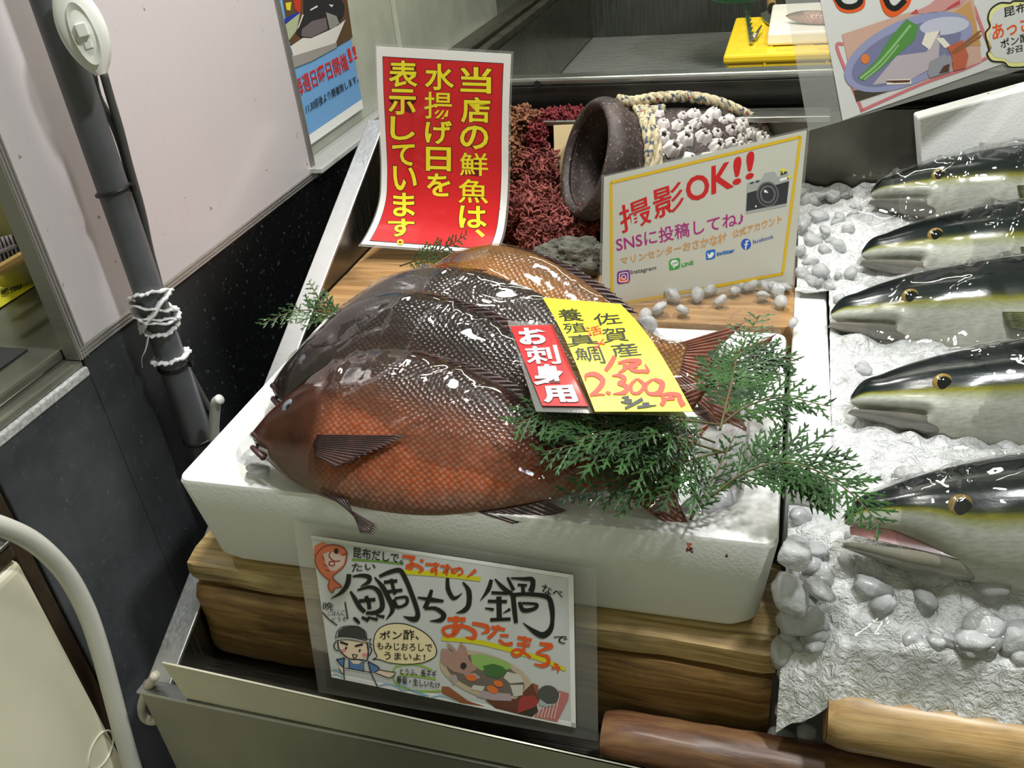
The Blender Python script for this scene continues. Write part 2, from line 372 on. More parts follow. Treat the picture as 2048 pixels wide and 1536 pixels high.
# grey pole with its ties, string, cables and switch
PX, PY = -0.1, 0.166
t = thing('pole', 'grey plastic pipe pole standing between whiteboard and foam box', 'pole', (PX, PY, -0.5))
GREY = M('grey_pipe', (82, 84, 88), 0.42, var=(14, 0.18)); DK = M('black_tie', (18, 18, 18), 0.4)
obj('pipe', MB().tube([(PX, PY, -0.5), (PX, PY, 0.75)], 0.0165, 28), GREY, t, smooth='angle')
obj('pipe_sleeve', MB().tube([(PX, PY, -0.5), (PX, PY, 0.03)], 0.0176, 28), GREY, t, smooth='angle')
for z, tl in ((0.249, 0.01), (0.031, 0.0), (-0.075, 0.0)):
    mb = MB(); mb.tube([(PX + .0178 * cos(a), PY + .0178 * sin(a), z + tl * 0.3 * cos(a)) for a in np.linspace(0, 2 * pi, 33)], 0.0021, 8, False); mb.box(PX + .017, PX + .022, PY + .004, PY + .009, z - .003, z + .004)
    obj('cable_tie', mb, DK, t, smooth='angle')
STR = M('plastic_string', (214, 216, 216), 0.35, coat=0.3)
mb = MB()
for turn, (za, zb) in enumerate(((0.135, 0.118), (0.12, 0.100), (0.108, 0.094), (0.097, 0.082), (0.090, 0.105), (0.126, 0.084), (0.046, 0.042))):
    rr = 0.0195 + 0.0012 * (turn % 3)
    mb.tube([(PX + rr * cos(a), PY + rr * sin(a), za + (zb - za) * (0.5 + 0.5 * sin(a - 0.6 + turn)) + .001 * sin(7 * a + turn)) for a in np.linspace(0, 2 * pi, 41)], [0.0048 * (1 + .3 * sin(3 * i + turn)) for i in range(41)], 6, False, flat=0.35)
mb.tube(bez([(PX - .002, PY - .02, .085), (PX - .008, PY - .026, .068), (PX - .014, PY - .03, .058), (PX - .018, PY - .03, .045)], 10), [.004, .003, .0025, .002, .0015, .001, .001, .001, .001, .001][:len(bez([(0, 0, 0), (1, 0, 0), (2, 0, 0), (3, 0, 0)], 10))], 6, flat=.4)
obj('string_wrap', mb, STR, t, smooth='angle')

CAB = M('cable_sheath', (66, 66, 64), 0.5)
t = thing('power_cable', 'dark grey cable pair running down beside the pole to an inline switch', 'cable', (-0.085, 0.2, 0.1))
yb = lambda u, v, y=0.19: YP(u, v, y)
mb = MB(); mb.tube(bez([yb(205, 140), yb(222, 200), yb(240, 260), yb(258, 330), yb(283, 420), yb(300, 500), yb(316, 560), yb(338, 650), yb(352, 695), yb(392, 770), yb(425, 830)], 40), 0.0042, 10); obj('cable', mb, CAB, t, smooth=True)
mb = MB(); mb.tube(bez([yb(182, 120), yb(196, 190), yb(222, 240), yb(244, 300), yb(262, 370), yb(290, 470), yb(309, 560), yb(332, 650)], 34), 0.0036, 10); obj('cable', mb, CAB, t, smooth=True)
mb = MB(); mb.tube(bez([yb(150, 60), yb(163, 125), yb(178, 195), yb(205, 260), yb(222, 320)], 20), 0.0028, 8); obj('cable', mb, CAB, t, smooth=True)

t = thing('inline_switch', 'glossy white inline cord switch hanging beside the top of the pole', 'switch', YP(180, 70, 0.15))
SW = M('white_plastic', (228, 229, 222), 0.22, coat=0.5)
a = YP(128, -30, .15); b = YP(203, 148, .15); ax = (b - a); L = ax.length; ax.normalize(); nz = Vector((0.55, -0.75, 0.35)); nz = (nz - ax * nz.dot(ax)).normalized(); sd = ax.cross(nz)
def swp(x, th):
    x1 = x; wv = 0.0215 * (max(0.0, sin(pi * min(1, x1 * 0.92 + 0.06))) ** 0.55); wv = max(wv, 0.006)
    return a + ax * (L * x) + sd * (wv * cos(th)) + nz * (0.010 * sin(th) * (0.55 + 0.45 * sin(pi * x)))
mb = MB(); mb.grid(lambda x, y: swp(x, y * 2 * pi), 28, 28); mb.f.append(tuple(range(28, 28 * 29 + 29, 29))); mb.f.append(tuple(range(0, 28 * 29, 29)))
obj('switch_body', mb, SW, t, smooth='angle')
ctr = a + ax * (L * 0.53) + nz * 0.0095
mb = MB(); mb.grid(lambda x, y: ctr + ax * (0.028 * (0.55 + .45 * x) * cos(2 * pi * y)) + sd * (0.0105 * (0.55 + .45 * x) * sin(2 * pi * y)) - nz * (.0035 * (1 - x)) + nz * .0012, 5, 36)
mb.grid(lambda x, y: ctr + ax * (0.028 * .55 * x * cos(2 * pi * y)) + sd * (0.0105 * .55 * x * sin(2 * pi * y)) - nz * .0023, 3, 36); obj('switch_recess', mb, M('switch_recess', (206, 206, 196), 0.35), t, smooth='angle')
MT = Matrix((( *sd, ), ( *ax, ), ( *nz, ))).transposed().to_4x4(); MT.translation = ctr
obj('slider', MB().box(-.005, .005, -.010, .002, -.002, .006, MT), SW, t, bevel=.001)
obj('switch_mark', MB().box(-.0035, .0035, .006, .013, -.001, .0008, MT), M('mark_plate', (235, 235, 228), .4), t, bevel=.0004)

# ------------------------------------------------------------------ steel display tray
TX = -0.058
t = thing('display_tray', 'large stainless steel display tray with sloping side rim', 'display tray', (0.5, 0.3, -0.82))
z_at = lambda y: -0.229 + (y + 0.085) * 0.490
obj('tray_floor', MB().box(-.03, 1.5, -.08, .75, -.275, -.266), STEELD, t)
mb = MB(); y0, y1 = -.086, .715
P = [(TX, y0, -.5), (TX + .004, y0, -.5), (TX, y1, -.5), (TX + .004, y1, -.5), (TX, y0, z_at(y0) - .002), (TX + .004, y0, z_at(y0) - .002), (TX, y1, z_at(y1) - .002), (TX + .004, y1, z_at(y1) - .002)]
mb.hexa(P); mb.hexa([(p[0] + .024, p[1], p[2]) for p in P])
obj('side_wall', mb, STEELD, t)
mb = MB(); mb.hexa([(TX - .002, y0, z_at(y0) - .006), (TX + .029, y0, z_at(y0) - .006), (TX - .002, y1, z_at(y1) - .006), (TX + .029, y1, z_at(y1) - .006), (TX - .002, y0, z_at(y0)), (TX + .029, y0, z_at(y0)), (TX - .002, y1, z_at(y1)), (TX + .029, y1, z_at(y1))])
obj('side_rim', mb, mat_steel('rim_steel', (206, 208, 208), .38, (30, 1, 30), .12), t, bevel=0.0015)
obj('back_rim', MB().box(TX, .640, .705, .752, .150, .158), STEEL, t, bevel=0.0015)
obj('back_wall', MB().box(TX, 1.5, .752, .758, -.27, .150), STEELD, t)
# front: upright lip plate and the cabinet front below it
LY = -0.092
pl = YP(345, 1325, LY); pr = YP(1290, 1536, LY); lz = lambda x: pl.z + (pr.z - pl.z) * (x - pl.x) / (pr.x - pl.x)
mb = MB(); mb.hexa([(pl.x, LY - .003, -.2235), (1.5, LY - .003, -.262), (pl.x, LY, -.2235), (1.5, LY, -.262), (pl.x - .012, LY - .003, lz(pl.x)), (1.5, LY - .003, lz(1.5)), (pl.x - .012, LY, lz(pl.x)), (1.5, LY, lz(1.5))])
obj('front_lip', mb, mat_steel('front_steel', (206, 204, 184), 0.3, (1, 1, 2), 0.12, .55), t, bevel=0.0008)
obj('front_panel', MB().hexa([(TX - .002, LY - .002, -.82), (1.5, LY - .002, -.82), (TX - .002, LY + .01, -.82), (1.5, LY + .01, -.82), (TX - .002, LY - .002, -.2265), (1.5, LY - .002, -.267), (TX - .002, LY + .01, -.2265), (1.5, LY + .01, -.267)]), mat_steel('cabinet_steel', (150, 147, 132), 0.33, (2, 1, 1), 0.15, .5), t, bevel=.002)
obj('front_flange', MB().hexa([(TX - .002, LY - .006, -.2275), (1.5, LY - .006, -.268), (TX - .002, LY + .012, -.2275), (1.5, LY + .012, -.268), (TX - .002, LY - .006, -.2235), (1.5, LY - .006, -.264), (TX - .002, LY + .012, -.2235), (1.5, LY + .012, -.264)]), STEEL, t, bevel=.001)

t = thing('hook', 'white coated J hook with rust hanging under the front corner of the tray rim', 'hook', YP(300, 1400, LY))
q = lambda u, v: YP(u, v, LY + .004)
obj('hook_bar', MB().tube(bez([q(312, 1350), q(298, 1372), q(285, 1405), q(287, 1432), q(304, 1442), q(322, 1432), q(328, 1420)], 30), 0.0052, 10), M('coated_hook', (196, 190, 176), 0.4, var=(40, 0.3)), t, smooth=True)
t = thing('hook', 'pale grey curved hook standing up between pole foot and foam box', 'hook', YP(428, 840, .16))
q = lambda u, v: YP(u, v, .15)
obj('hook_bar', MB().tube(bez([q(428, 880), q(428, 850), q(430, 820), q(432, 805), q(440, 798)], 20), 0.0062, 12), M('pale_plastic', (205, 206, 202), 0.4), t, smooth=True)

# sink basin behind the tray
t = thing('sink', 'deep stainless steel sink basin with shallow water behind the tray', 'sink', (0.8, 1.3, 0.0))
SK = mat_steel('sink_steel', (150, 150, 138), 0.24, (1, 1, 20), 0.35)
obj('basin_floor', MB().box(.06, 2.0, .8, 1.86, .03, .042), SK, t)
obj('basin_left_wall', MB().box(.05, .078, .806, 1.86, .04, .2), SK, t)
obj('basin_back_wall', MB().box(.05, 2.0, 1.83, 1.86, .04, .62), mat_steel('sink_back', (128, 132, 128), 0.34, (20, 1, 1), 0.25), t)
obj('basin_front_wall', MB().box(.05, 2.0, .812, .822, .04, .19), SK, t)
obj('front_rim', MB().box(.02, 2.0, .79, .824, .188, .2), STEEL, t, bevel=.004)
obj('rim_apron', MB().box(.02, 2.0, .790, .806, .150, .1885), mat_steel('apron_steel', (92, 92, 88), 0.3, (1, 1, 30), 0.3), t, bevel=.002)
obj('left_ledge', MB().box(-.03, .076, .80, 1.9, .165, .1995), STEELD, t, bevel=.003)
for k, xx in enumerate((.022, .055)): obj('ledge_rail', MB().box(xx, xx + .018, .82, 1.9, .1996, .214), M('ledge_rail', (62, 60, 50), .5, metal=.6, var=(40, .5)), t, bevel=.002)
obj('lower_panel', MB().box(.02, 2.0, .80, .806, -.2, .135), mat_steel('lower_panel', (140, 140, 138), 0.3, (25, 1, 1), 0.3), t)
s = YP(1075, 168, .79); obj('bolt', MB().tube([(s.x, .788, s.z), (s.x, .792, s.z)], .0055, 14), M('dark_hole', (14, 13, 11), .6), t)
wt = NT('water'); wt.base((.42, .44, .40)); wt.set(Roughness=.04, Alpha=.35, IOR=1.33); wt.bump(wt.noise(wt.coord((1, 2, 1)), 22, 3, .5, 1.5), .6, .006)
wq = obj('water_sheet', MB().box(.08, 1.98, .824, 1.828, .0425, .05), wt.m, t)

# frosted panels, poster and strips on the far side of the counter
t = thing('frosted_panel', 'frosted plastic screen panel standing behind the blue poster', 'screen panel', (-.165, .9, .1))
FR = M('frosted_plastic', (176, 178, 162), .35, coat=.4, var=(14, .12))
YG = XP(787, 45, -.166).y
obj('panel_sheet', MB().box(-.176, -.166, .64, YG, .108, .9), FR, t, bevel=.001)
obj('panel_foot', MB().box(-.176, -.118, .64, YG, .1005, .108), mat_clear('foot_sheet', haze=.35), t, bevel=.001)
t = thing('frosted_panel', 'frosted plastic screen panel farther back, beyond the dark gap', 'screen panel', (-.165, 1.3, .1))
obj('panel_sheet', MB().box(-.176, -.166, YG + .022, 1.8, .108, .9), FR, t, bevel=.001)
obj('panel_foot', MB().box(-.176, -.100, YG + .022, 1.8, .1005, .108), mat_clear('foot_sheet2', haze=.35), t, bevel=.001)

# ------------------------------------------------------------------ timber under and behind the foam box
WD = mat_wood('weathered_timber', (84, 66, 38), (186, 156, 102), (226, 202, 150), (.5, 14, 14))
WD2 = mat_wood('wet_timber', (66, 47, 26), (150, 114, 66), (200, 164, 106), (.5, 10, 10))
WD3 = mat_wood('pale_plank', (96, 66, 36), (168, 128, 80), (196, 160, 110), scale=5)
def plank(name, label, x0, x1, y0, y1, z0, z1, mat, yaw=0.0, wav=0.004, rnd=0.012, seed=0, nx=60, cat='timber'):
    """a rough sawn board: rounded long edges, slightly wavy faces"""
    mb = MB(); cy, cz = (y0 + y1) / 2, (z0 + z1) / 2; hy, hz = (y1 - y0) / 2, (z1 - z0) / 2
    sec = []
    for k in range(32):
        a = 2 * pi * k / 32; c, s_ = cos(a), sin(a); r = 1 / max(abs(c) / hy, abs(s_) / hz); p = Vector((c * r, s_ * r))
        p.x = max(-hy, min(hy, p.x)); p.y = max(-hz, min(hz, p.y))
        ex, ez = max(0, abs(p.x) - (hy - rnd)), max(0, abs(p.y) - (hz - rnd)); dd = math.hypot(ex, ez)
        if dd > rnd: p.x -= math.copysign(ex - ex * rnd / dd, p.x); p.y -= math.copysign(ez - ez * rnd / dd, p.y)
        sec.append(p)
    R = Matrix.Translation((x0, y0, 0)) @ Matrix.Rotation(yaw, 4, 'Z') @ Matrix.Translation((-x0, -y0, 0))
    for i in range(nx + 1):
        u = i / nx; x = x0 + (x1 - x0) * u; e = 1 - 0.06 * (max(0, 1 - u * 40) ** 2 + max(0, 1 - (1 - u) * 40) ** 2)
        for p in sec:
            nn = noise.noise(Vector((x * 9 + seed, p.x * 14, p.y * 22))) * wav + noise.noise(Vector((x * 30 + seed, p.x * 60, p.y * 90))) * wav * .25
            f = 1 + nn / max(.01, p.length); mb.v.append(tuple(R @ Vector((x, cy + p.x * f * e, cz + p.y * f * e))))
    for i in range(nx):
        for k in range(32):
            k2 = (k + 1) % 32; mb.f.append((i * 32 + k, (i + 1) * 32 + k, (i + 1) * 32 + k2, i * 32 + k2))
    mb.f.append(tuple(range(32))); mb.f.append(tuple(nx * 32 + k for k in range(32))[::-1])
    o = obj(name, mb, mat, None, smooth='angle'); return tag(o, label, cat)
yw = -radians(1.2)
plank('timber_board', 'thin upper timber board directly under the front edge of the foam box', -.0275, .604, .0, .125, -.151, -.1165, WD, yw, .005, .012, 3)
plank('timber_beam', 'thick lower timber beam with dark knots below the thin board', -.0265, .602, -.006, .12, -.2640, -.1525, WD2, yw, .006, .010, 8)
plank('plank', 'pale wet plank behind the foam box under the red sign and photo sign', -.0275, .605, .374, .60, -.040, .002, WD3, 0, .003, .008, 21, cat='plank')
def log(name, label, p0, p1, r, mat, bark=0.0, seed=0):
    p0, p1 = Vector(p0), Vector(p1); ax = (p1 - p0).normalized(); a = Vector((0, 0, 1)); a = (a - ax * a.dot(ax)).normalized(); b = ax.cross(a); mb = MB(); n, m = 90, 40
    for i in range(n + 1):
        u = i / n; c = p0.lerp(p1, u); e = 1 - .14 * max(0, 1 - u * 45) ** 2
        for k in range(m):
            th = 2 * pi * k / m; rr = r * e * (1 + .05 * noise.noise(Vector((u * 6 + seed, cos(th), sin(th)))) + bark * noise.noise(Vector((u * 40 + seed, 3 * cos(th), 3 * sin(th)))))
            mb.v.append(tuple(c + (a * cos(th) + b * sin(th)) * rr))
    for i in range(n):
        for k in range(m): mb.f.append((i * m + k, i * m + (k + 1) % m, (i + 1) * m + (k + 1) % m, (i + 1) * m + k))
    t = thing(name, label, 'log', p0); obj('trunk', mb, mat, t, smooth=True)
    mb = MB(); mb.add([p0 - ax * .0005 + (a * cos(2 * pi * k / m) + b * sin(2 * pi * k / m)) * r * .84 for k in range(m)], [tuple(range(m))]); obj('cut_end', mb, M('end_grain', (150, 118, 78), .7, var=(60, .3)), t)
    return t
l1a, l1b = YP(1659, 1376, -.052), YP(1656, 1474, -.052); zc_, rc_ = (l1a.z + l1b.z) / 2, (l1a.z - l1b.z) / 2 * .94
log('wooden_pole', 'pale peeled wooden pole holding back the ice at the tray front', (l1a.x, -.050, zc_), (1.5, -.056, zc_ - .004), rc_, mat_wood('peeled_pole', (116, 84, 46), (190, 154, 98), (212, 182, 130), (.5, 7, 7), 9, .5, .2), .012, 4)
l2a = YP(1205, 1436, -.060)
log('wooden_pole', 'reddish brown barked pole lying low along the front lip', (l2a.x, -.0595, l2a.z - .027), (1.5, -.0595, l2a.z - .030), .0262, mat_wood('bark', (60, 38, 24), (118, 80, 54), (150, 116, 78), (.8, 6, 6), 8, .45, .3), .05, 9)

# ------------------------------------------------------------------ foam box and foam pieces
W, D, H = .6, .3707, .1136
def rrect(x0, x1, y0, y1, r, n=8):
    out = []
    for cx, cy, a0 in ((x1 - r, y1 - r, 0), (x0 + r, y1 - r, 90), (x0 + r, y0 + r, 180), (x1 - r, y0 + r, 270)):
        for k in range(n + 1): a = radians(a0 + 90 * k / n); out.append((cx + r * cos(a), cy + r * sin(a)))
    return out
t = thing('foam_box', 'open white foam box of ice holding the copper red fish', 'foam box', (.3, .18, -H))
mb = MB(); rings = []
for pts, z in ((rrect(.022, W - .022, .012, D - .012, .022), -H), (rrect(.014, W - .014, .003, D - .004, .022), -H + .014), (rrect(.002, W - .002, .0, D, .012), -.004), (rrect(.0035, W - .0035, .0018, D - .0015, .012), 0.0),
               (rrect(.032, W - .034, .034, D - .032, .035), 0.0), (rrect(.035, W - .037, .037, D - .035, .035), -.004), (rrect(.04, W - .042, .042, D - .04, .035), -H + .022)):
    rings.append(len(mb.v)); mb.v += [(x, y, z) for x, y in pts]
n = len(pts)
for a, b in zip(rings[:-1], rings[1:]):
    for k in range(n): mb.f.append((a + k, a + (k + 1) % n, b + (k + 1) % n, b + k))
mb.f.append(tuple(range(n))[::-1]); mb.f.append(tuple(rings[-1] + k for k in range(n)))
bm = None; obj('foam_shell', mb, FOAM, t, smooth='angle')
STN = M('rust_stain', (122, 66, 40), .8)
for i, (u, v, rr) in enumerate(((1378, 1090, .0022), (1381, 1098, .0016), (1375, 1100, .0014), (1453, 1112, .0012), (1384, 1104, .0010))):
    p = YP(u, v, -.0004) if v > 1096 else ZP(u, v, .0006); nrm = Vector((0, -1, 0)) if v > 1096 else Vector((0, 0, 1))
    mb = MB(); mb.add([p + (Vector((1, 0, 0)) * cos(k) * rr + (Vector((0, 0, 1)) if v > 1096 else Vector((0, 1, 0))) * sin(k) * rr * 1.6) * (1 + .4 * sin(3 * k + i)) for k in np.linspace(0, 6.28, 12, False)], [tuple(range(12))]); obj('rust_spot', mb, STN, t)


o = obj('foam_slab', MB().box(.6045, .6445, .098, .50, -.115, -.001), FOAM, None, bevel=.004); tag(o, 'upright white foam slab between the foam box and the silver fish', 'foam slab')
Pf = [YP(1850, 420, .700), YP(2090, 420, .735), YP(1836, 236, .712), YP(2080, 168, .745)]; bk = Vector((-.004, .028, 0))
o = obj('foam_sheet', MB().hexa([Pf[0], Pf[1], Pf[0] + bk, Pf[1] + bk, Pf[2], Pf[3], Pf[2] + bk, Pf[3] + bk]), FOAM, None, bevel=.003); tag(o, 'white foam sheet standing tilted behind the farthest yellowtail', 'foam sheet')

# ------------------------------------------------------------------ ice
def ice_z(x, y):
    z = -.044 + .115 * max(0, y) + .006 * math.sin(x * 9 + 1) - .028 * max(0, min(1, (.03 - y) / .065)) - 2.0 * max(0, -.036 - y)
    if x < .655 and y < .13: z -= .045 * max(0, min(1, (.655 - x) / .05)) * max(0, min(1, (.10 - y) / .12))
    return z
mb = MB()
def fn(a, b):
    x = .607 + a * .9; y = -.060 + b * .805
    if .095 < y < .46: x = max(x, .6455)
    v = noise.voronoi(Vector((x * 36, y * 36, 0)))[0]; z = ice_z(x, y) + .017 * (0.55 - v[0]) + .005 * noise.noise(Vector((x * 70, y * 70, 3)))
    return Vector((x, y, z))
mb.grid(fn, 210, 240)
tag(obj('crushed_ice', mb, ICEBED, None, smooth=True), 'bed of crushed white ice under the silver fish', 'ice', kind='stuff')
mb = MB()
def fn(a, b):
    x = .036 + a * .526; y = .038 + b * .296
    v = noise.voronoi(Vector((x * 34, y * 34, 5)))[0]
    return Vector((x, y, -.022 + .010 * (.6 - v[0]) - .03 * max(0, .1 - x) * 4))
mb.grid(fn, 110, 64)
tag(obj('crushed_ice', mb, ICEBED, None, smooth=True), 'layer of crushed ice inside the foam box under the red fish', 'ice', kind='stuff')
ice_mesh = []
for k in range(7):
    bm = bmesh.new(); bmesh.ops.create_icosphere(bm, subdivisions=3, radius=1.0); sx, sy, sz = random.uniform(.8, 1.35), random.uniform(.65, 1), random.uniform(.45, .75)
    for v in bm.verts:
        d = v.co.copy(); c = max(abs(d.x), abs(d.y), abs(d.z)); d = d.lerp(d / c, .35) if k % 2 else d
        v.co = .01 * Vector((d.x * sx, d.y * sy, d.z * sz)) * (1 + .22 * noise.noise(d * 1.3 + Vector((k * 9, 0, 0))) + .07 * noise.noise(d * 4 + Vector((k, 5, 0))))
    me = bpy.data.meshes.new('ice_lump'); bm.to_mesh(me); bm.free(); me.materials.append(ICE); me.polygons.foreach_set('use_smooth', [True] * len(me.polygons)); ice_mesh.append(me)
def ice(x, y, z, s, label, group):
    o = bpy.data.objects.new('ice_lump', random.choice(ice_mesh)); COL.objects.link(o); o.location = (x, y, z); o.scale = (s * 100,) * 3
    o.rotation_euler = (random.uniform(-.7, .7), random.uniform(-.7, .7), random.uniform(0, 6.28)); return tag(o, label, 'ice', group)
YT = [((1690, 1042), .002), ((1702, 800), .008), ((1662, 630), .020), ((1724, 508), .036), ((1742, 388), .062)]   # silver fish snouts
snouts = [ZP(u, v, z) for (u, v), z in YT]
def near_fish(x, y):
    for s_ in snouts:
        yy = s_.y + .18 * (x - s_.x)
        if x > s_.x - .012 and -.075 < y - yy < .075: return True
    return False
n = 0
while n < 215:
    x = random.uniform(.612, 1.02); y = random.choice((random.uniform(-.03, .06), random.uniform(-.03, .72)))
    if .09 < y < .46 and x < .655: continue
    if near_fish(x, y) and random.random() < .95: continue
    s_ = random.uniform(.006, .0145) * (1.2 if y < .06 else .85)
    n += 1; ice(x, y, ice_z(x, y) + s_ * .25, s_, 'clear rounded ice lump in the crushed ice under the silver fish', 'ice lumps of the fish bed')
for u, v, z, s_ in ((1583, 1425, -.16, .014), (1568, 1482, -.165, .016), (1605, 1400, -.12, .016), (1590, 1345, -.13, .015), (1575, 1300, -.12, .017), (1600, 1240, -.09, .019), (1580, 1190, -.075, .018), (1612, 1465, -.165, .011), (1590, 1110, -.05, .014), (1640, 1180, -.07, .014)):
    p = YP(u, v, -.03 if v > 1380 else -.015); ice(p.x, p.y, p.z, s_, 'glassy ice lump tumbling between timber beam and pale pole', 'ice lumps beside the timber beam')
for u, v in ((1612, 345), (1630, 372), (1618, 400), (1640, 420), (1612, 440), (1635, 465), (1604, 480), (1625, 505), (1648, 490), (1598, 520), (1620, 540), (1640, 555), (1660, 385), (1664, 440), (1655, 350), (1680, 360), (1606, 560), (1690, 420), (1675, 470), (1700, 560)):
    p = ZP(u, v, .012); ice(p.x, min(p.y, .70), ice_z(p.x, min(p.y, .70)) + .005, random.uniform(.008, .014), 'clear rounded ice lump in the crushed ice under the silver fish', 'ice lumps of the fish bed')
for u, v in ((1290, 640), (1318, 625), (1345, 600), (1365, 628), (1395, 598), (1420, 588), (1440, 610), (1470, 590), (1500, 580), (1525, 600), (1545, 570), (1560, 612), (1555, 590), (1480, 560), (1535, 545), (1570, 575), (1585, 655), (1300, 655)):
    p = ZP(u, v, .006); ice(p.x, min(p.y, .47), .0125, random.uniform(.008, .0135), 'melting ice lump lying on the wet plank below the photo sign', 'ice lumps on the plank')
for u, v in ((470, 930), (500, 940), (520, 950), (555, 950), (585, 965), (455, 905), (1180, 1000), (1230, 1005), (1290, 1010), (1340, 1020), (1390, 1010), (1430, 1020), (1470, 1025), (1490, 990), (1380, 1040), (1300, 1035), (1450, 980), (1240, 985), (1180, 985), (1420, 950), (1485, 950), (1440, 1000), (1130, 1005), (1340, 990), (1400, 985)):
    p = ZP(u, v, -.01); x, y = min(max(p.x, .05), .545), min(max(p.y, .05), .32); ice(x, y, -.015, random.uniform(.009, .016), 'rounded ice lump inside the foam box beside the red fish', 'ice lumps in the foam box')
p = ZP(516, 940, .004); ice(p.x, p.y, .006, .013, 'glassy ice lump on the foam rim below the front fish head', None)

# ------------------------------------------------------------------ fish
def pc(pts):
    xs = np.array([p[0] for p in pts]); ys = np.array([p[1] for p in pts])
    # smooth monotone-ish interpolation
    m = np.gradient(ys, xs)
    def f(x):
        i = int(np.clip(np.searchsorted(xs, x) - 1, 0, len(xs) - 2)); h = xs[i + 1] - xs[i]; t = min(1, max(0, (x - xs[i]) / h))
        return (2 * t ** 3 - 3 * t * t + 1) * ys[i] + (t ** 3 - 2 * t * t + t) * h * m[i] + (-2 * t ** 3 + 3 * t * t) * ys[i + 1] + (t ** 3 - t * t) * h * m[i + 1]
    return f
def body_mesh(L, dorsal, ventral, thick, MX, end, gill, mouth, n=120, m=56, seed=0):
    fd, fv, ft = pc(dorsal), pc(ventral), pc(thick); mb = MB(); mb.uv = []; mb.uv2 = []
    us = (np.linspace(0, 1, n + 1) ** 1.35) * end
    for u in us:
        d, v, tk = fd(u), fv(u), max(.002, ft(u)); c, h = (d + v) / 2, max(.002, (d - v) / 2)
        for k in range(m):
            th = 2 * pi * k / m; y = c + h * sin(th); z = tk * cos(th) * (abs(cos(th)) ** .12)
            s_ = (y - v) / (2 * h)
            if gill:
                xe = gill[0] - gill[1] * (abs(y - gill[2]) / .12) ** 2.2
                z *= 1 + gill[3] / (1 + math.exp((u - xe) / .0035)) * (1 if .06 < s_ < .8 else 0.3)
                xp = gill[0] * .66 - gill[1] * .6 * (abs(y - gill[2]) / .12) ** 2.2
                z *= 1 + .035 / (1 + math.exp((u - xp) / .004)) * (1 if .1 < s_ < .6 else 0)
            if mouth:
                (x0, y0), (x1, y1) = mouth; tt = min(1, max(0, ((u - x0) * (x1 - x0) + (y - y0) * (y1 - y0)) / ((x1 - x0) ** 2 + (y1 - y0) ** 2)))
                dd = math.hypot(u - x0 - tt * (x1 - x0), y - y0 - tt * (y1 - y0)); z *= 1 - .45 * math.exp(-(dd / .006) ** 2); z *= 1 + .12 * math.exp(-((dd - .014) / .007) ** 2)
            mb.v.append(tuple(MX @ Vector((u * L, y * L, z * L)))); mb.uv.append((u * L, y * L)); mb.uv2.append((u, s_))
    for i in range(n):
        for k in range(m): mb.f.append((i * m + k, i * m + (k + 1) % m, (i + 1) * m + (k + 1) % m, (i + 1) * m + k))
    mb.f.append(tuple(range(m))[::-1]); mb.f.append(tuple(n * m + k for k in range(m))); return mb, fd, fv, ft
def fin_mesh(MX, L, base, tip, amp=.0012, rays=14, thick=.0012, z0=0.0, zt=0.0, jag=.04):
    """membrane between a base line and a tip line, with raised rays"""
    B, T = [Vector((*p, z0)) for p in base], [Vector((*p, zt)) for p in tip]; mb = MB()
    def along(P, u):
        x = u * (len(P) - 1); i = min(int(x), len(P) - 2); return P[i].lerp(P[i + 1], x - i)
    def f(side):
        def g(u, v):
            j = 1 - jag * abs(sin(u * rays * pi)) * v
            p = along(B, u).lerp(along(T, u), v * j); p = p * L; p.z += amp * abs(sin(u * rays * pi)) * side + side * thick * .5 * (1 - .7 * v); return MX @ p
        return g
    nu = rays * 6; mb.grid(f(1), nu, 10); o = len(mb.v); mb.grid(f(-1), nu, 10, True)
    Wd = nu + 1
    for j in (0, 10):
        for i in range(nu):
            a = j * Wd + i; q = (a, a + 1, o + a + 1, o + a); mb.f.append(q if j else q[::-1])
    for i in (0, nu):
        for j in range(10):
            a = j * Wd + i; q = (a, a + Wd, o + a + Wd, o + a); mb.f.append(q[::-1] if i else q)
    return mb
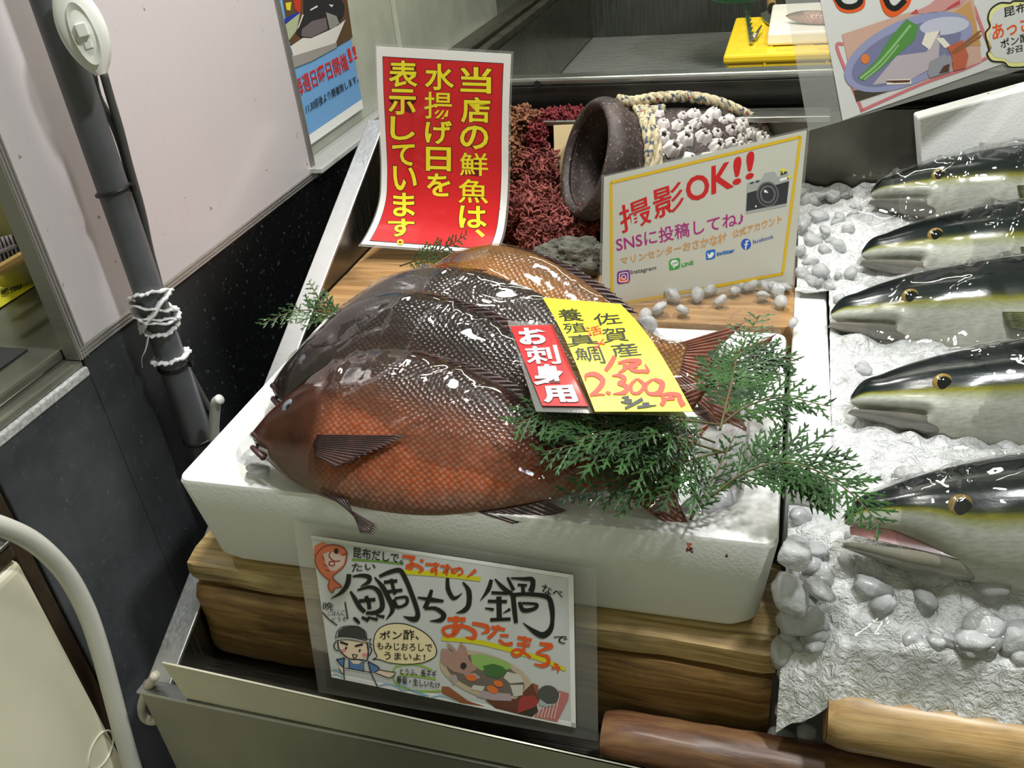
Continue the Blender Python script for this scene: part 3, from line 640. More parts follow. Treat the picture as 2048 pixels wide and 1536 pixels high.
def mat_bream(name, belly, flank, back, edge, gloss=.28, head=(70, 34, 22), dark=.0):
    t = NT(name); uv = t.uv('body', (1, 1.15, 1)); uv.node.inputs['Rotation'].default_value[2] = radians(45); uv2 = t.uv('tone'); sp = t.add('ShaderNodeSeparateXYZ'); t.link(uv2, sp.inputs[0])
    vo = t.voro(uv, 200, .28); n = t.noise(uv, 55, 4); big = t.noise(uv, 14, 4)
    ad = t.add('ShaderNodeMath'); ad.operation = 'MULTIPLY_ADD'; t.link(big, ad.inputs[0]); ad.inputs[1].default_value = .22; t.link(sp.outputs[1], ad.inputs[2])
    c = t.ramp(ad.outputs[0], [(.14, lin(belly)), (.28, lin(flank)), (.55, lin(tuple(a * .72 + b * .28 for a, b in zip(flank, back)))), (.78, lin(tuple(a * .3 + b * .7 for a, b in zip(flank, back)))), (.92, lin(back)), (1.0, lin(tuple(x * .7 for x in back)))])
    grey = t.mix(.62, c, lin(tuple(min(255, x * 1.0 + 30) for x in belly)))
    sc_ = t.ramp(vo.outputs['Distance'], [(.16, 0.0), (.55, 1.0)])
    low = t.ramp(sp.outputs[1], [(.35, .75), (.75, .12)])
    sm = t.mix(sc_, grey, t.mix(.55, c, lin(edge))); scaled = t.mix(low, c, sm); scaled = t.mix(t.ramp(n, [(.38, .45), (.6, 0.0)]), scaled, t.mix(.5, c, (.01, .008, .008)))
    hd = t.mix(t.ramp(t.noise(uv, 22, 5), [(.3, 0.0), (.7, 1.0)]), lin(head), lin(tuple(x * .5 for x in head)))
    hd = t.mix(t.ramp(sp.outputs[1], [(.05, .75), (.30, 0.0)]), hd, lin(belly))
    ism = t.ramp(sp.outputs[0], [(.175, 0.0), (.225, 1.0)])
    t.base(t.mix(ism, hd, scaled)); t.set(Metallic=.0, Roughness=gloss - .06, Coat_Weight=.0, Specular_IOR_Level=.30)
    b = t.add('ShaderNodeBump', Strength=.55, Distance=.0018); mu = t.mix(ism, (.5, .5, .5), vo.outputs['Distance']); t.link(mu, b.inputs['Height']); b.invert = True; t.link(b.outputs[0], t.b.inputs['Normal']); t.link(b.outputs[0], t.b.inputs['Coat Normal'])
    return t.m
def mat_fin(name, a, b):
    t = NT(name); n = t.noise(t.coord(), 70, 4); t.base(t.ramp(n, [(.3, lin(a)), (.7, lin(b))])); t.set(Roughness=.35, Coat_Weight=.3); return t.m
FIN = mat_fin('bream_fin', (30, 18, 20), (70, 40, 38)); FINR = mat_fin('bream_red_fin', (84, 42, 30), (130, 70, 48))
EYE = M('fish_eye', (112, 116, 132), .08, coat=1.0); PUP = M('pupil', (6, 7, 12), .05, coat=1.0); IRIS = M('iris', (66, 62, 72), .15, coat=.8); IRISY = M('gold_iris', (134, 112, 52), .2, coat=.8)
def frame(snout, tail, tilt, zbias=0.0):
    s_, e = Vector(snout), Vector(tail); X = (e - s_); L = X.length; X.normalize(); side = Vector((-X.y, X.x, 0)).normalized()
    Y = side * cos(tilt) + Vector((0, 0, 1)) * sin(tilt); Y = (Y - X * Y.dot(X)).normalized(); Z = X.cross(Y)
    mtx = Matrix(((X.x, Y.x, Z.x, s_.x), (X.y, Y.y, Z.y, s_.y), (X.z, Y.z, Z.z, s_.z), (0, 0, 0, 1))); return mtx, L
def eye(t, MX, L, x, y, z, r, iris, pk=.66):
    C = MX @ Vector((x * L, y * L, z * L)); Zd = (MX.to_3x3() @ Vector((0, 0, 1))); Q = Zd.to_track_quat('Z', 'Y').to_matrix().to_4x4(); Q.translation = C
    mb = MB(); mb.lathe([(r * cos(a) if a < 1.56 else 0.0001, r * .42 * sin(a)) for a in np.linspace(-.4, pi / 2, 10)], 28, Q); e = obj('eye', mb, iris, t, smooth=True)
    Q2 = Q.copy(); Q2.translation = C + Zd * (r * .12); mb = MB(); mb.lathe([(r * pk * cos(a) if a < 1.56 else .0001, r * .34 * sin(a)) for a in np.linspace(-.1, pi / 2, 8)], 24, Q2); obj('pupil', mb, PUP, e, smooth=True)
BD = [(0, .006), (.02, .038), (.06, .082), (.11, .130), (.17, .172), (.25, .200), (.34, .205), (.45, .188), (.57, .150), (.68, .102), (.77, .062), (.84, .044), (.90, .05)]
BV = [(0, -.012), (.015, -.034), (.05, -.066), (.10, -.100), (.17, -.132), (.25, -.152), (.35, -.160), (.46, -.154), (.57, -.128), (.66, -.098), (.76, -.060), (.84, -.042), (.90, -.05)]
BT = [(0, .010), (.04, .034), (.12, .062), (.22, .080), (.34, .084), (.5, .068), (.65, .042), (.78, .018), (.86, .008), (.90, .005)]
fish_objs = []
def bream(label, snout, tail, tilt, mat, group='sea bream in the foam box', fin=FIN, pelvic=True, red=FINR, deep=(1.0, 1.0)):
    MX, L = frame(snout, tail, tilt); DD = [(x, y * deep[0]) for x, y in BD]; VV = [(x, y * deep[1]) for x, y in BV]; t = thing('sea_bream', label, 'fish', snout, group)
    mb, fd, fv, ft = body_mesh(L, DD, VV, BT, MX, .90, (.200, .045, .0, .11), ((-.01, -.022), (.055, -.048)))
    b = obj('body', mb, mat, t, smooth=True); fish_objs.append(b)
    eye(t, MX, L, .104, .056, .0500, .024 * L, EYE)
    f = lambda n_, *a, m_=fin, **k: obj(n_, fin_mesh(MX, L, *a, **k), m_, t, smooth=True)
    f('pectoral_fin', [(.198, -.006), (.193, -.030), (.203, -.052)], [(.41, .012), (.35, -.026), (.262, -.078)], amp=.0008, rays=14, z0=.086, zt=.094, jag=.08)
    dq = deep[0]; f('dorsal_fin', [(.24, .196 * dq), (.34, .200 * dq), (.46, .182 * dq), (.58, .144 * dq), (.70, .092 * dq)], [(.30, .208 * dq), (.40, .209 * dq), (.52, .189 * dq), (.64, .149 * dq), (.75, .096 * dq)], rays=22, jag=.2)
    f('anal_fin', [(.56, -.116), (.62, -.100), (.70, -.074)], [(.64, -.132), (.69, -.116), (.75, -.090)], rays=10, amp=.0007)
    if pelvic: f('pelvic_fin', [(.20, -.118), (.235, -.124), (.275, -.128)], [(.355, -.176), (.345, -.196), (.315, -.198)], rays=8, z0=.03, zt=.012, jag=.10, amp=.0008)
    tb = [(.875, .046), (.89, .02), (.89, -.02), (.875, -.046)]
    f('tail_fin', tb, [(1.03, .135), (.975, .04), (.975, -.04), (1.03, -.135)], rays=18, jag=.03, m_=red, amp=.0006)
    lip = MB(); lip.tube([MX @ (Vector((x, y, z)) * L) for x, y, z in ((.052, -.030, .030), (.03, -.016, .024), (.008, -.004, .014), (-.004, -.002, 0), (.008, -.004, -.014), (.03, -.016, -.024))], .0072 * L, 10)
    lip.tube([MX @ (Vector((x, y, z)) * L) for x, y, z in ((.055, -.060, .030), (.034, -.048, .024), (.014, -.036, .014), (.004, -.032, 0), (.014, -.036, -.014), (.034, -.048, -.024))], .0066 * L, 10)
    obj('lips', lip, M('bream_lip', (74, 50, 50), .35, coat=.4, var=(60, .3)), t, smooth=True)
    return t
BM1 = mat_bream('copper_bream', (136, 112, 98), (172, 90, 50), (32, 25, 23), (166, 66, 28), head=(78, 44, 30))
BM2 = mat_bream('brown_bream', (124, 102, 92), (96, 68, 56), (34, 26, 27), (92, 54, 36), .25, head=(62, 48, 46))
BM3 = mat_bream('grey_bream', (140, 120, 108), (112, 88, 74), (48, 38, 36), (92, 62, 44), .25, head=(72, 58, 54))
BM4 = mat_bream('golden_bream', (206, 178, 136), (204, 152, 86), (160, 104, 50), (140, 86, 36), .3, head=(120, 74, 40))
bream('front sea bream with copper orange scaly flank, lowest in the foam box', ZP(508, 868, .042), ZP(1385, 965, .022), radians(38), BM1, group=None, deep=(1.12, .88))
bream('dark brown sea bream directly behind the copper front one', ZP(548, 770, .028), ZP(1390, 880, .004), radians(48), BM2, group=None, pelvic=False, deep=(1.25, 1.0))
bream('greyish sea bream third from the front, mostly hidden under film', ZP(625, 685, .036), ZP(1510, 790, .004), radians(45), BM3, group=None, pelvic=False, deep=(1.03, 1.0))
bream('golden lit sea bream farthest back beside the rock', ZP(800, 600, .050), ZP(1440, 740, .03), radians(48), BM4, group=None, pelvic=False, deep=(1.08, 1.0))

# silver and green fish on the ice
YD = [(0, .006), (.010, .020), (.045, .037), (.10, .056), (.18, .073), (.28, .086), (.40, .088), (.55, .074), (.70, .050), (.82, .026), (.90, .014)]
YV = [(0, -.006), (.015, -.016), (.05, -.034), (.10, -.054), (.18, -.076), (.28, -.092), (.40, -.094), (.55, -.078), (.70, -.050), (.82, -.024), (.90, -.014)]
YTK = [(0, .005), (.03, .020), (.10, .042), (.2, .058), (.33, .064), (.5, .054), (.7, .030), (.84, .012), (.9, .008)]
def mat_tail():
    t = NT('silver_green_skin'); uv = t.uv('body'); uv2 = t.uv('tone'); sp = t.add('ShaderNodeSeparateXYZ'); t.link(uv2, sp.inputs[0]); n = t.noise(uv, 16, 4); fi = t.noise(t.uv('body', (1, 3, 1)), 120, 3)
    ad = t.add('ShaderNodeMath'); ad.operation = 'MULTIPLY_ADD'; t.link(n, ad.inputs[0]); ad.inputs[1].default_value = .05; t.link(sp.outputs[1], ad.inputs[2])
    c = t.ramp(ad.outputs[0], [(.15, lin((214, 214, 200))), (.42, lin((200, 203, 190))), (.505, lin((160, 164, 122))), (.545, lin((136, 134, 44))), (.59, lin((54, 60, 28))), (.635, lin((16, 28, 27))), (.85, lin((9, 16, 19)))])
    c = t.mix(t.ramp(fi, [(.35, .35), (.6, 0.0)]), c, t.mix(.6, c, (.02, .03, .03)))
    t.base(c); t.set(Metallic=.0, Roughness=.2, Specular_IOR_Level=.35); t.bump(fi, .12, .0008); return t.m
YM = mat_tail(); JAWD = M('dark_jaw', (126, 122, 114), .3, .2, .5, var=(30, .2)); JAW = M('fish_jaw', (160, 156, 142), .3, .2, .5, var=(30, .2)); MOUTH = M('mouth_flesh', (128, 88, 84), .35, coat=.5, var=(30, .4)); YFIN = mat_fin('silver_fin', (70, 78, 60), (130, 132, 80))
def yellowtail(label, snout, L, yaw, tilt, gape=0.0):
    tail = Vector(snout) + Vector((cos(yaw), sin(yaw), 0)) * L; MX, L = frame(snout, tail, tilt); t = thing('yellowtail_fish', label, 'fish', snout)
    cut = .0 if not gape else .0
    dor, ven = YD, list(YV)
    if gape: ven = [(0, -.004), (.02, -.009), (.05, -.018), (.08, -.034), (.105, -.054), (.18, -.0765), (.28, -.092), (.40, -.094), (.55, -.078), (.70, -.050), (.82, -.024), (.90, -.014)]
    mb, fd, fv, ft = body_mesh(L, dor, ven, YTK, MX, .90, (.232, .035, .0, .05), None if gape else ((-.01, -.012), (.085, -.026)), 150)
    b = obj('body', mb, YM, t, smooth=True); fish_objs.append(b); b['silver'] = 1
    eye(t, MX, L, .112, .012, .0425, .0150 * L, IRISY, .8)
    # lower jaw
    g = gape; jm = MB(); n = 26
    def jp(u, k):
        e = math.sqrt(max(0, 1 - max(0, (u - .5) / .5) ** 2)); x = -.006 + u * .150; mid = -.016 - .034 * u - g * (1 - u) ** .8 * .013 - g * .010 * u; hh = (.0035 + .0095 * min(1, u * 2.2)) * (.35 + .65 * e); hw = (.006 + .026 * min(1, u * 1.8) ** .75) * e + .001
        th = pi * k; return MX @ (Vector((x + .004 * (1 - sin(th)), mid + hh * .55 - hh * 1.6 * sin(th) ** .8, hw * cos(th))) * L)
    jm.grid(lambda a, b_: jp(a, b_), n, 22); o = len(jm.v)
    jm.grid(lambda a, b_: jp(a, b_) * .93 + (MX @ (Vector((.07, -.02, 0)) * L)) * .07, n, 22, True)
    jm.f += [(i * 23 + k + n + 0, 0, 0) for i in ()]
    obj('lower_jaw', jm, JAW if g > .6 else JAWD, t, smooth=True)
    if g:
        mm = MB(); mm.grid(lambda a, b_: MX @ (Vector((.004 + a * .112, -.006 - .012 * a - b_ * (.012 + .022 * a) * g, (.004 + .028 * a ** .75) * (1 - .12 * sin(pi * b_)))) * L), 12, 8); obj('mouth_skin', mm, MOUTH, t, smooth=True)
    f = lambda n_, *a, **k: obj(n_, fin_mesh(MX, L, *a, **k), YFIN, t, smooth=True)
    f('pectoral_fin', [(.235, -.020), (.238, -.034), (.245, -.046)], [(.345, -.026), (.33, -.045), (.30, -.058)], rays=12, z0=.062, zt=.068)
    f('dorsal_fin', [(.36, .086), (.48, .080), (.62, .064), (.8, .03)], [(.41, .115), (.52, .098), (.66, .076), (.82, .036)], rays=20)
    f('anal_fin', [(.55, -.078), (.65, -.058), (.8, -.028)], [(.58, -.105), (.68, -.072), (.82, -.034)], rays=14)
    f('tail_fin', [(.88, .014), (.895, .006), (.895, -.006), (.88, -.014)], [(1.03, .125), (.945, .015), (.945, -.015), (1.03, -.125)], rays=16)
    return t
lab = ['nearest silver green yellowtail with gaping mouth, beside the long cedar sprig', 'yellowtail with dark closed jaw, second from the front on the ice', 'yellowtail third from the front, its snout touching the foam slab', 'yellowtail fourth from the front on the ice, snout half buried', 'yellowtail farthest back on the ice under crumpled film, below the hanging poster']
for k, s_ in enumerate(snouts):
    yellowtail(lab[k], s_, .76 if k == 0 else .72, radians(9 if k < 4 else 7), radians(46), .75 if k == 0 else 0.0)


# ------------------------------------------------------------------ clear film draped over the fish
def drape(x0, x1, y0, y1, step, objs, ground, seed, keep, relax=40, gap=.003, folds=60, amp=.0035, extra=()):
    bms = bmesh.new()
    for o in objs: bms.from_mesh(o.data)
    tree = BVHTree.FromBMesh(bms); nx, ny = int((x1 - x0) / step), int((y1 - y0) / step)
    h = np.zeros((ny + 1, nx + 1))
    for j in range(ny + 1):
        for i in range(nx + 1):
            x, y = x0 + i * step, y0 + j * step; hit = tree.ray_cast(Vector((x, y, .6)), Vector((0, 0, -1)))
            g = ground(x, y); h[j, i] = max(g, hit[0].z if hit[0] is not None else -1)
    bms.free(); h0 = h + gap; h = h0.copy()
    for _ in range(relax):
        p = np.pad(h, 1, mode='edge'); h = np.maximum(h0, (p[:-2, 1:-1] + p[2:, 1:-1] + p[1:-1, :-2] + p[1:-1, 2:]) / 4)
    rng = random.Random(seed); X, Y = np.meshgrid(x0 + np.arange(nx + 1) * step, y0 + np.arange(ny + 1) * step)
    for k in range(folds):
        cx, cy = rng.uniform(x0, x1), rng.uniform(y0, y1); a = rng.gauss(.9, .7); L_ = rng.uniform(.02, .09); w_ = rng.uniform(.0016, .004)
        dx, dy = X - cx, Y - cy; s_ = dx * cos(a) + dy * sin(a); q_ = -dx * sin(a) + dy * cos(a) + .15 * s_ * s_ / L_ * rng.uniform(-2, 2)
        h += amp * rng.uniform(.3, 1) * np.exp(-(s_ / L_) ** 2) * np.exp(-np.abs(q_ / w_) ** 1.4)
    for (ax_, ay_), (bx_, by_), am, w_ in extra:
        L2 = (bx_ - ax_) ** 2 + (by_ - ay_) ** 2; tt = np.clip(((X - ax_) * (bx_ - ax_) + (Y - ay_) * (by_ - ay_)) / L2, 0, 1)
        dd = np.hypot(X - ax_ - tt * (bx_ - ax_), Y - ay_ - tt * (by_ - ay_)); h += am * np.exp(-(dd / w_) ** 1.3) * (.35 + .65 * np.sin(np.pi * np.clip(tt, .05, .95)))
    mb = MB(); idx = {}
    for j in range(ny + 1):
        for i in range(nx + 1):
            if keep(X[j, i], Y[j, i]):
                idx[(i, j)] = len(mb.v); mb.v.append((X[j, i], Y[j, i], h[j, i] + .0025 * noise.noise(Vector((X[j, i] * 30, Y[j, i] * 30, seed)))))
    for j in range(ny):
        for i in range(nx):
            k = [(i, j), (i + 1, j), (i + 1, j + 1), (i, j + 1)]
            if all(q in idx for q in k): mb.f.append(tuple(idx[q] for q in k))
    return mb
breams = [o for o in fish_objs if 'silver' not in o]; silvers = [o for o in fish_objs if 'silver' in o]
def keep(x, y):
    y0 = np.interp(x, [.03, .10, .18, .26, .40, .58], [.10, .062, .048, .012, .006, .010]) + .004 * sin(x * 60)
    return y > y0 and y < .455 - .02 * sin(x * 20) - .25 * max(0, .30 - x) and x > .045 + .3 * max(0, y - .2)
tag(obj('plastic_wrap', drape(.03, .592, 0, .46, .0033, breams, lambda x, y: .002 + (.012 if x > .3 else 0), 5, keep, 26, .0025, 90, .004, [(ZP(*a_, .03).xy, ZP(*b_, .03).xy, am, w_) for a_, b_, am, w_ in (((940, 950), (1100, 965), .006, .004), ((1090, 965), (1330, 905), .010, .004), ((950, 955), (1010, 1000), .005, .004), ((1440, 1010), (1475, 830), .012, .004), ((1360, 1005), (1420, 955), .007, .005), ((660, 905), (860, 700), .003, .003), ((700, 900), (690, 790), .003, .003), ((1250, 690), (1500, 660), .008, .005), ((1280, 720), (1480, 640), .006, .004), ((1100, 1020), (1400, 1050), .005, .006))]), WRAP, None, smooth=True), 'sheet of crumpled clear film over the red fish in the foam box', 'plastic film')
wl = ['clear film wrapped over the nearest yellowtail', 'clear film with long bright folds over the second yellowtail from the front', 'crumpled clear film over the yellowtail whose snout touches the foam slab', 'clear film over the fourth yellowtail from the front', 'crumpled clear film over the farthest yellowtail']
for k, s_ in enumerate(snouts):
    cx0 = s_.x + (.02, .10, .055, .10, -.012)[k]; yc = s_.y + .16 * (cx0 - s_.x)
    kp = lambda x, y, s_=s_, k=k, cx0=cx0: abs(y - (s_.y + .16 * (x - s_.x)) + .004 * sin(x * 70)) < .100 + .01 * sin(x * 37 + k) and x > cx0 + .02 * sin(y * 60 + k)
    tag(obj('plastic_wrap', drape(cx0 - .02, cx0 + .36, s_.y - .1, s_.y + .17, .0042, [silvers[k]], lambda x, y: ice_z(x, y) + .004, 20 + k, kp, 40, .003, 64, .008), WRAP, None, smooth=True), wl[k], 'plastic film')

# ------------------------------------------------------------------ cedar sprigs
def mat_leaf(name, a, b):
    t = NT(name); n = t.noise(t.coord(), 45, 3); t.base(t.ramp(n, [(.35, lin(a)), (.65, lin(b))])); t.set(Roughness=.45, Coat_Weight=.15); return t.m
LEAF = mat_leaf('cedar_leaf', (24, 52, 20), (52, 92, 38)); TWIG = M('cedar_twig', (88, 84, 48), .7, var=(60, .3))
def sprig(label, pts, width, up=(0, -.3, 1), seed=0, dens=1.0, start=.12, droop=.25, group=None):
    rng = random.Random(seed); P = bez(pts, 40); m = len(P); up = Vector(up).normalized(); mb = MB(); total = sum((P[i + 1] - P[i]).length for i in range(m - 1))
    def twig(p, d, L, lvl, nrm):
        n = max(2, int(L / .0026)); path, rad = [], []; q = p.copy(); dd = d.copy()
        for i in range(n + 1):
            path.append(q.copy()); rad.append((.00115 if i % 2 else .0007) * (1.15 if lvl == 0 else .95) * (1 if i < n else .35))
            dd = (dd + nrm * (-.012 * droop) + Vector((rng.gauss(0, .02), rng.gauss(0, .02), rng.gauss(0, .015)))).normalized(); q = q + dd * (L / n)
        mb.tube(path, rad, 4, True, flat=.55, up=nrm)
        if lvl < 2:
            cnt = max(1, int(L / (.0048 if lvl == 0 else .0040))); side = nrm.cross(dd)
            for k in range(cnt):
                u = (k + .7) / (cnt + .5); i = min(n, int(u * n)); sg = 1 if k % 2 else -1; ang = radians(rng.uniform(30, 46)); td = (path[min(i + 1, n)] - path[max(i - 1, 0)]).normalized(); sd = nrm.cross(td).normalized() * sg
                l2 = L * (.46 if lvl == 0 else .42) * (1 - .75 * u) * rng.uniform(.8, 1.15)
                if l2 > .0028: twig(path[i], (td * cos(ang) + sd * sin(ang)).normalized(), l2, lvl + 1, nrm)
    nb = max(4, int(total / .0064 * dens))
    for k in range(nb):
        u = start + (1 - start) * (k + .5) / nb; x = u * (m - 1); i = min(int(x), m - 2); p = P[i].lerp(P[i + 1], x - i); t_ = (P[i + 1] - P[i]).normalized(); nrm = (up - t_ * up.dot(t_)).normalized(); sd = nrm.cross(t_) * (1 if k % 2 else -1)
        ang = radians(rng.uniform(38, 56)); L = width * (min(1, (u - start) * 5 + .45)) * (1 - .72 * max(0, u - .35) / .65) * rng.uniform(.8, 1.15)
        twig(p, (t_ * cos(ang) + sd * sin(ang) + nrm * rng.uniform(-.10, .12)).normalized(), max(.006, L), 0, nrm)
    t = thing('cedar_sprig', label, 'leaf sprig', P[0], group)
    obj('foliage', mb, LEAF, t); sm = MB(); sm.tube(P, [.0012 - .0007 * i / m for i in range(m)], 6); obj('stem', sm, TWIG, t, smooth=True); return t
Z = ZP
sprig('cedar sprig reaching over the steel rim beside the plank', [Z(700, 640, .035), Z(650, 625, .045), Z(590, 622, .045), Z(520, 650, .04)], .042, seed=1)
sprig('small upright cedar sprig poking from the rim sprig above the steel edge', [Z(668, 655, .03), Z(648, 620, .05), Z(630, 585, .062), Z(618, 562, .068)], .022, seed=2)
sprig('cedar sprig leaning against the foot of the red sign', [YP(800, 532, .49), YP(845, 516, .475), YP(890, 496, .465), YP(934, 468, .455)], .030, (.1, -.8, .6), 3)
sprig('drooping cedar sprig with its tip on the copper scales below the red card', [Z(1430, 885, .05), Z(1280, 830, .085), Z(1130, 815, .098), Z(1030, 850, .092)], .060, seed=4)
sprig('dense cedar sprig lying across the copper fish tail', [Z(1450, 905, .045), Z(1330, 875, .075), Z(1200, 880, .085), Z(1085, 905, .078)], .062, seed=5)
sprig('lower cedar sprig fanned over the ice in front of the tail', [Z(1460, 900, .04), Z(1360, 925, .055), Z(1250, 955, .05), Z(1130, 985, .04)], .058, seed=6)
sprig('cedar sprig tucked under the bottom edge of the yellow card', [Z(1440, 850, .06), Z(1350, 840, .09), Z(1260, 850, .095), Z(1150, 880, .09)], .056, seed=7)
sprig('tall cedar sprig rising under film beside the foam slab', [Z(1440, 860, .06), Z(1462, 770, .075), Z(1480, 700, .08), Z(1520, 630, .08)], .056, seed=8)
sprig('cedar sprig spreading over the slab towards the third yellowtail', [Z(1440, 850, .06), Z(1500, 810, .07), Z(1570, 795, .072), Z(1655, 812, .066)], .050, seed=9)
sprig('cedar sprig tip between the tall sprig and the foam slab', [Z(1450, 830, .065), Z(1490, 755, .075), Z(1530, 715, .08), Z(1590, 722, .08)], .048, seed=10)
sprig('small cedar sprig pressed under film at the front right of the foam box', [Z(1380, 1040, .02), Z(1410, 985, .03), Z(1440, 930, .04), Z(1470, 870, .05)], .036, seed=11)
sprig('long cedar sprig arching over the slab to the nearest yellowtail snout', [Z(1420, 995, .035), Z(1490, 945, .055), Z(1560, 925, .062), Z(1630, 940, .064), Z(1700, 985, .060), Z(1762, 1050, .05)], .056, seed=12, dens=1.3)

# ------------------------------------------------------------------ red sign, curling at the foot
rows = [(492, 716, 996, 512, .528, .532), (474, 728, 1001, 494, .540, .545), (440, 745, 1011, 462, .562, .566), (400, 757, 1017, 415, .580, .584), (350, 760, 1020, 365, .592, .594), (270, 757, 1021, 285, .600, .600), (180, 752, 1023, 195, .603, .603), (87, 749, 1027, 103, .605, .605)]
Lr = [YP(l, yl, a) for yl, l, r, yr, a, b in rows]; Rr = [YP(r, yr, b) for yl, l, r, yr, a, b in rows]
cl = np.r_[0, np.cumsum([(Lr[i + 1] - Lr[i]).length for i in range(7)])]; cl /= cl[-1]
Lf = [pc([(cl[i], Lr[i][k]) for i in range(8)]) for k in range(3)]; Rf = [pc([(cl[i], Rr[i][k]) for i in range(8)]) for k in range(3)]
S = Sheet(lambda a, b: Vector([Lf[k](b) * (1 - a) + Rf[k](b) * a for k in range(3)]))
t = thing('sign', 'red laminated sign with yellow brush lettering standing on the plank', 'sign', S.fn(.5, 0))
S.panel('laminate', t, LAM, 0, 1, 0, 1, -.0004, 4, 40, .0004)
S.panel('paper', t, PAPER, .012, .985, .012, .988, .0002, 4, 40, .0004)
S.panel('border_line', t, INK, .058, .935, .034, .945, .0005, 4, 40, .0002)
S.panel('red_ground', t, M('red_print', (206, 28, 34), .3, coat=.5), .062, .931, .037, .942, .0008, 4, 40, .0002)
YEL = M('yellow_print', (240, 226, 40), .4, coat=.3); BRN = M('dark_outline', (92, 20, 14), .5)
cols = [("当店の鮮魚は", [(923, 134, 982, 184), (924, 194, 980, 243), (922, 251, 976, 296), (921, 305, 976, 350), (918, 358, 976, 405), (920, 412, 972, 455)]),
        ("水揚げ日を", [(852, 127, 907, 178), (850, 183, 904, 236), (852, 241, 903, 286), (854, 294, 901, 340), (856, 347, 900, 391)]),
        ("表示しています", [(780, 121, 834, 172), (779, 178, 831, 227), (783, 233, 829, 278), (786, 288, 829, 329), (788, 333, 833, 379), (788, 386, 829, 432), (778, 438, 828, 473)])]
for s_, bxs in cols:
    it = [(c, box_px(*b, sk=.03)) for c, b in zip(s_, bxs)]
    S.line('lettering_outline', t, BRN, it, .0010, .046); S.line('lettering', t, YEL, it, .0014, .022)
S.line('lettering', t, YEL, [("、", box_px(953, 461, 968, 474))], .0014, .03)
S.brush('lettering', t, YEL, [(ell(801, 485, 5, 4, n=14) + [(806, 485)], 3)], .0014)

# ------------------------------------------------------------------ photo sign on the plank
S = Sheet.quad(YP(1198, 613, .408), YP(1590, 572, .487), YP(1620, 255, .512), YP(1203, 352, .430))
t = thing('sign', 'white laminated photo permission sign with yellow border and camera picture', 'sign', S.fn(.5, 0))
S.panel('laminate', t, LAM, 0, 1, 0, 1, -.0004, 4, 4, .0004); S.panel('paper', t, M('photo_sign_paper', (204, 203, 190), .4, coat=.3), .012, .985, .012, .988, .0002, 4, 4, .0004)
GOLD = M('gold_print', (226, 186, 38), .4, coat=.3)
fr = [((1222, 365), (1601, 273)), ((1601, 273), (1565, 547)), ((1565, 547), (1224, 611)), ((1224, 611), (1222, 365))]
S.brush('printed_border', t, GOLD, [([a, ((a[0] + b[0]) / 2, (a[1] + b[1]) / 2), b], 6) for a, b in fr], .0006)
RED = M('red_ink', (206, 34, 36), .45); MAG = M('magenta_ink', (176, 38, 130), .45); BEI = M('peach_ink', (214, 160, 96), .5)
qd = lambda a, b, c, d: [a, b, c, d]
S.line('printed_text', t, RED, [("撮", qd((1244, 467), (1303, 444), (1298, 390), (1237, 414))), ("影", qd((1310, 440), (1369, 414), (1364, 362), (1304, 381))), ("O", qd((1374, 403), (1418, 394), (1416, 347), (1372, 356))), ("K", qd((1424, 387), (1464, 373), (1460, 324), (1424, 334))),
       ("!", qd((1467, 369), (1480, 366), (1481, 313), (1469, 317))), ("!", qd((1493, 358), (1505, 355), (1507, 303), (1495, 306)))], .0006, .022)
S.line('printed_text', t, MAG, [("SNSに投稿してね♪", qd((1234, 504), (1487, 449), (1487, 420), (1231, 474)))], .0006, .018)
S.line('printed_text', t, BEI, [("マリンセンターおさかな村", qd((1242, 529), (1453, 485), (1453, 464), (1241, 515))), ("公式アカウント", qd((1465, 476), (1563, 446), (1563, 428), (1464, 462)))], .0006, .02)
S.line('printed_text', t, INK, [("Instagram", qd((1262, 551), (1312, 541), (1312, 531), (1262, 540)))], .0006, .0)
LG = M('green_print', (66, 166, 72), .45); BL = M('blue_print', (36, 116, 196), .45); BL2 = M('deep_blue_print', (40, 78, 170), .45); WH = M('white_print', (244, 244, 244), .4)
S.line('printed_text', t, LG, [("LINE", qd((1364, 534), (1387, 528), (1386, 521), (1363, 527)))], .0006, .03)
S.line('printed_text', t, BL, [("twitter", qd((1433, 512), (1469, 504), (1468, 497), (1433, 504)))], .0006, .035)
S.line('printed_text', t, BL2, [("facebook", qd((1505, 488), (1547, 476), (1547, 468), (1505, 480)))], .0006, .0)
def rsq(cx, cy, hw, sk, r=.35):
    return [(cx + x * hw, cy + y * hw - sk * x * hw) for x, y in ((-1, -1 + r), (-1 + r * .3, -1 + r * .3), (-1 + r, -1), (1 - r, -1), (1 - r * .3, -1 + r * .3), (1, -1 + r), (1, 1 - r), (1 - r * .3, 1 - r * .3), (1 - r, 1), (-1 + r, 1), (-1 + r * .3, 1 - r * .3), (-1, 1 - r))]
S.poly('printed_icon', t, M('violet_print', (128, 52, 140), .45), rsq(1247, 554, 13, .15), .0005); S.poly('printed_icon', t, M('orange_print', (232, 104, 60), .45), [(1236, 562), (1250, 566), (1259, 562), (1250, 555), (1238, 554)], .0006)
S.brush('printed_icon', t, WH, [(rsq(1247, 554, 8.5, .15) + rsq(1247, 554, 8.5, .15)[:1], 1.6), (ell(1247, 554, 4.2, 4.2, n=14) + [(1251.2, 554)], 1.6)], .0008)
S.poly('printed_icon', t, LG, rsq(1349, 528, 11, .2), .0005); S.polys('printed_icon', t, WH, [ell(1349, 526, 8, 6.5), [(1345, 531), (1352, 530), (1347, 537)]], .0007); S.line('printed_text', t, LG, [("LINE", qd((1344, 529), (1355, 526), (1355, 523), (1344, 525)))], .0009, .02)
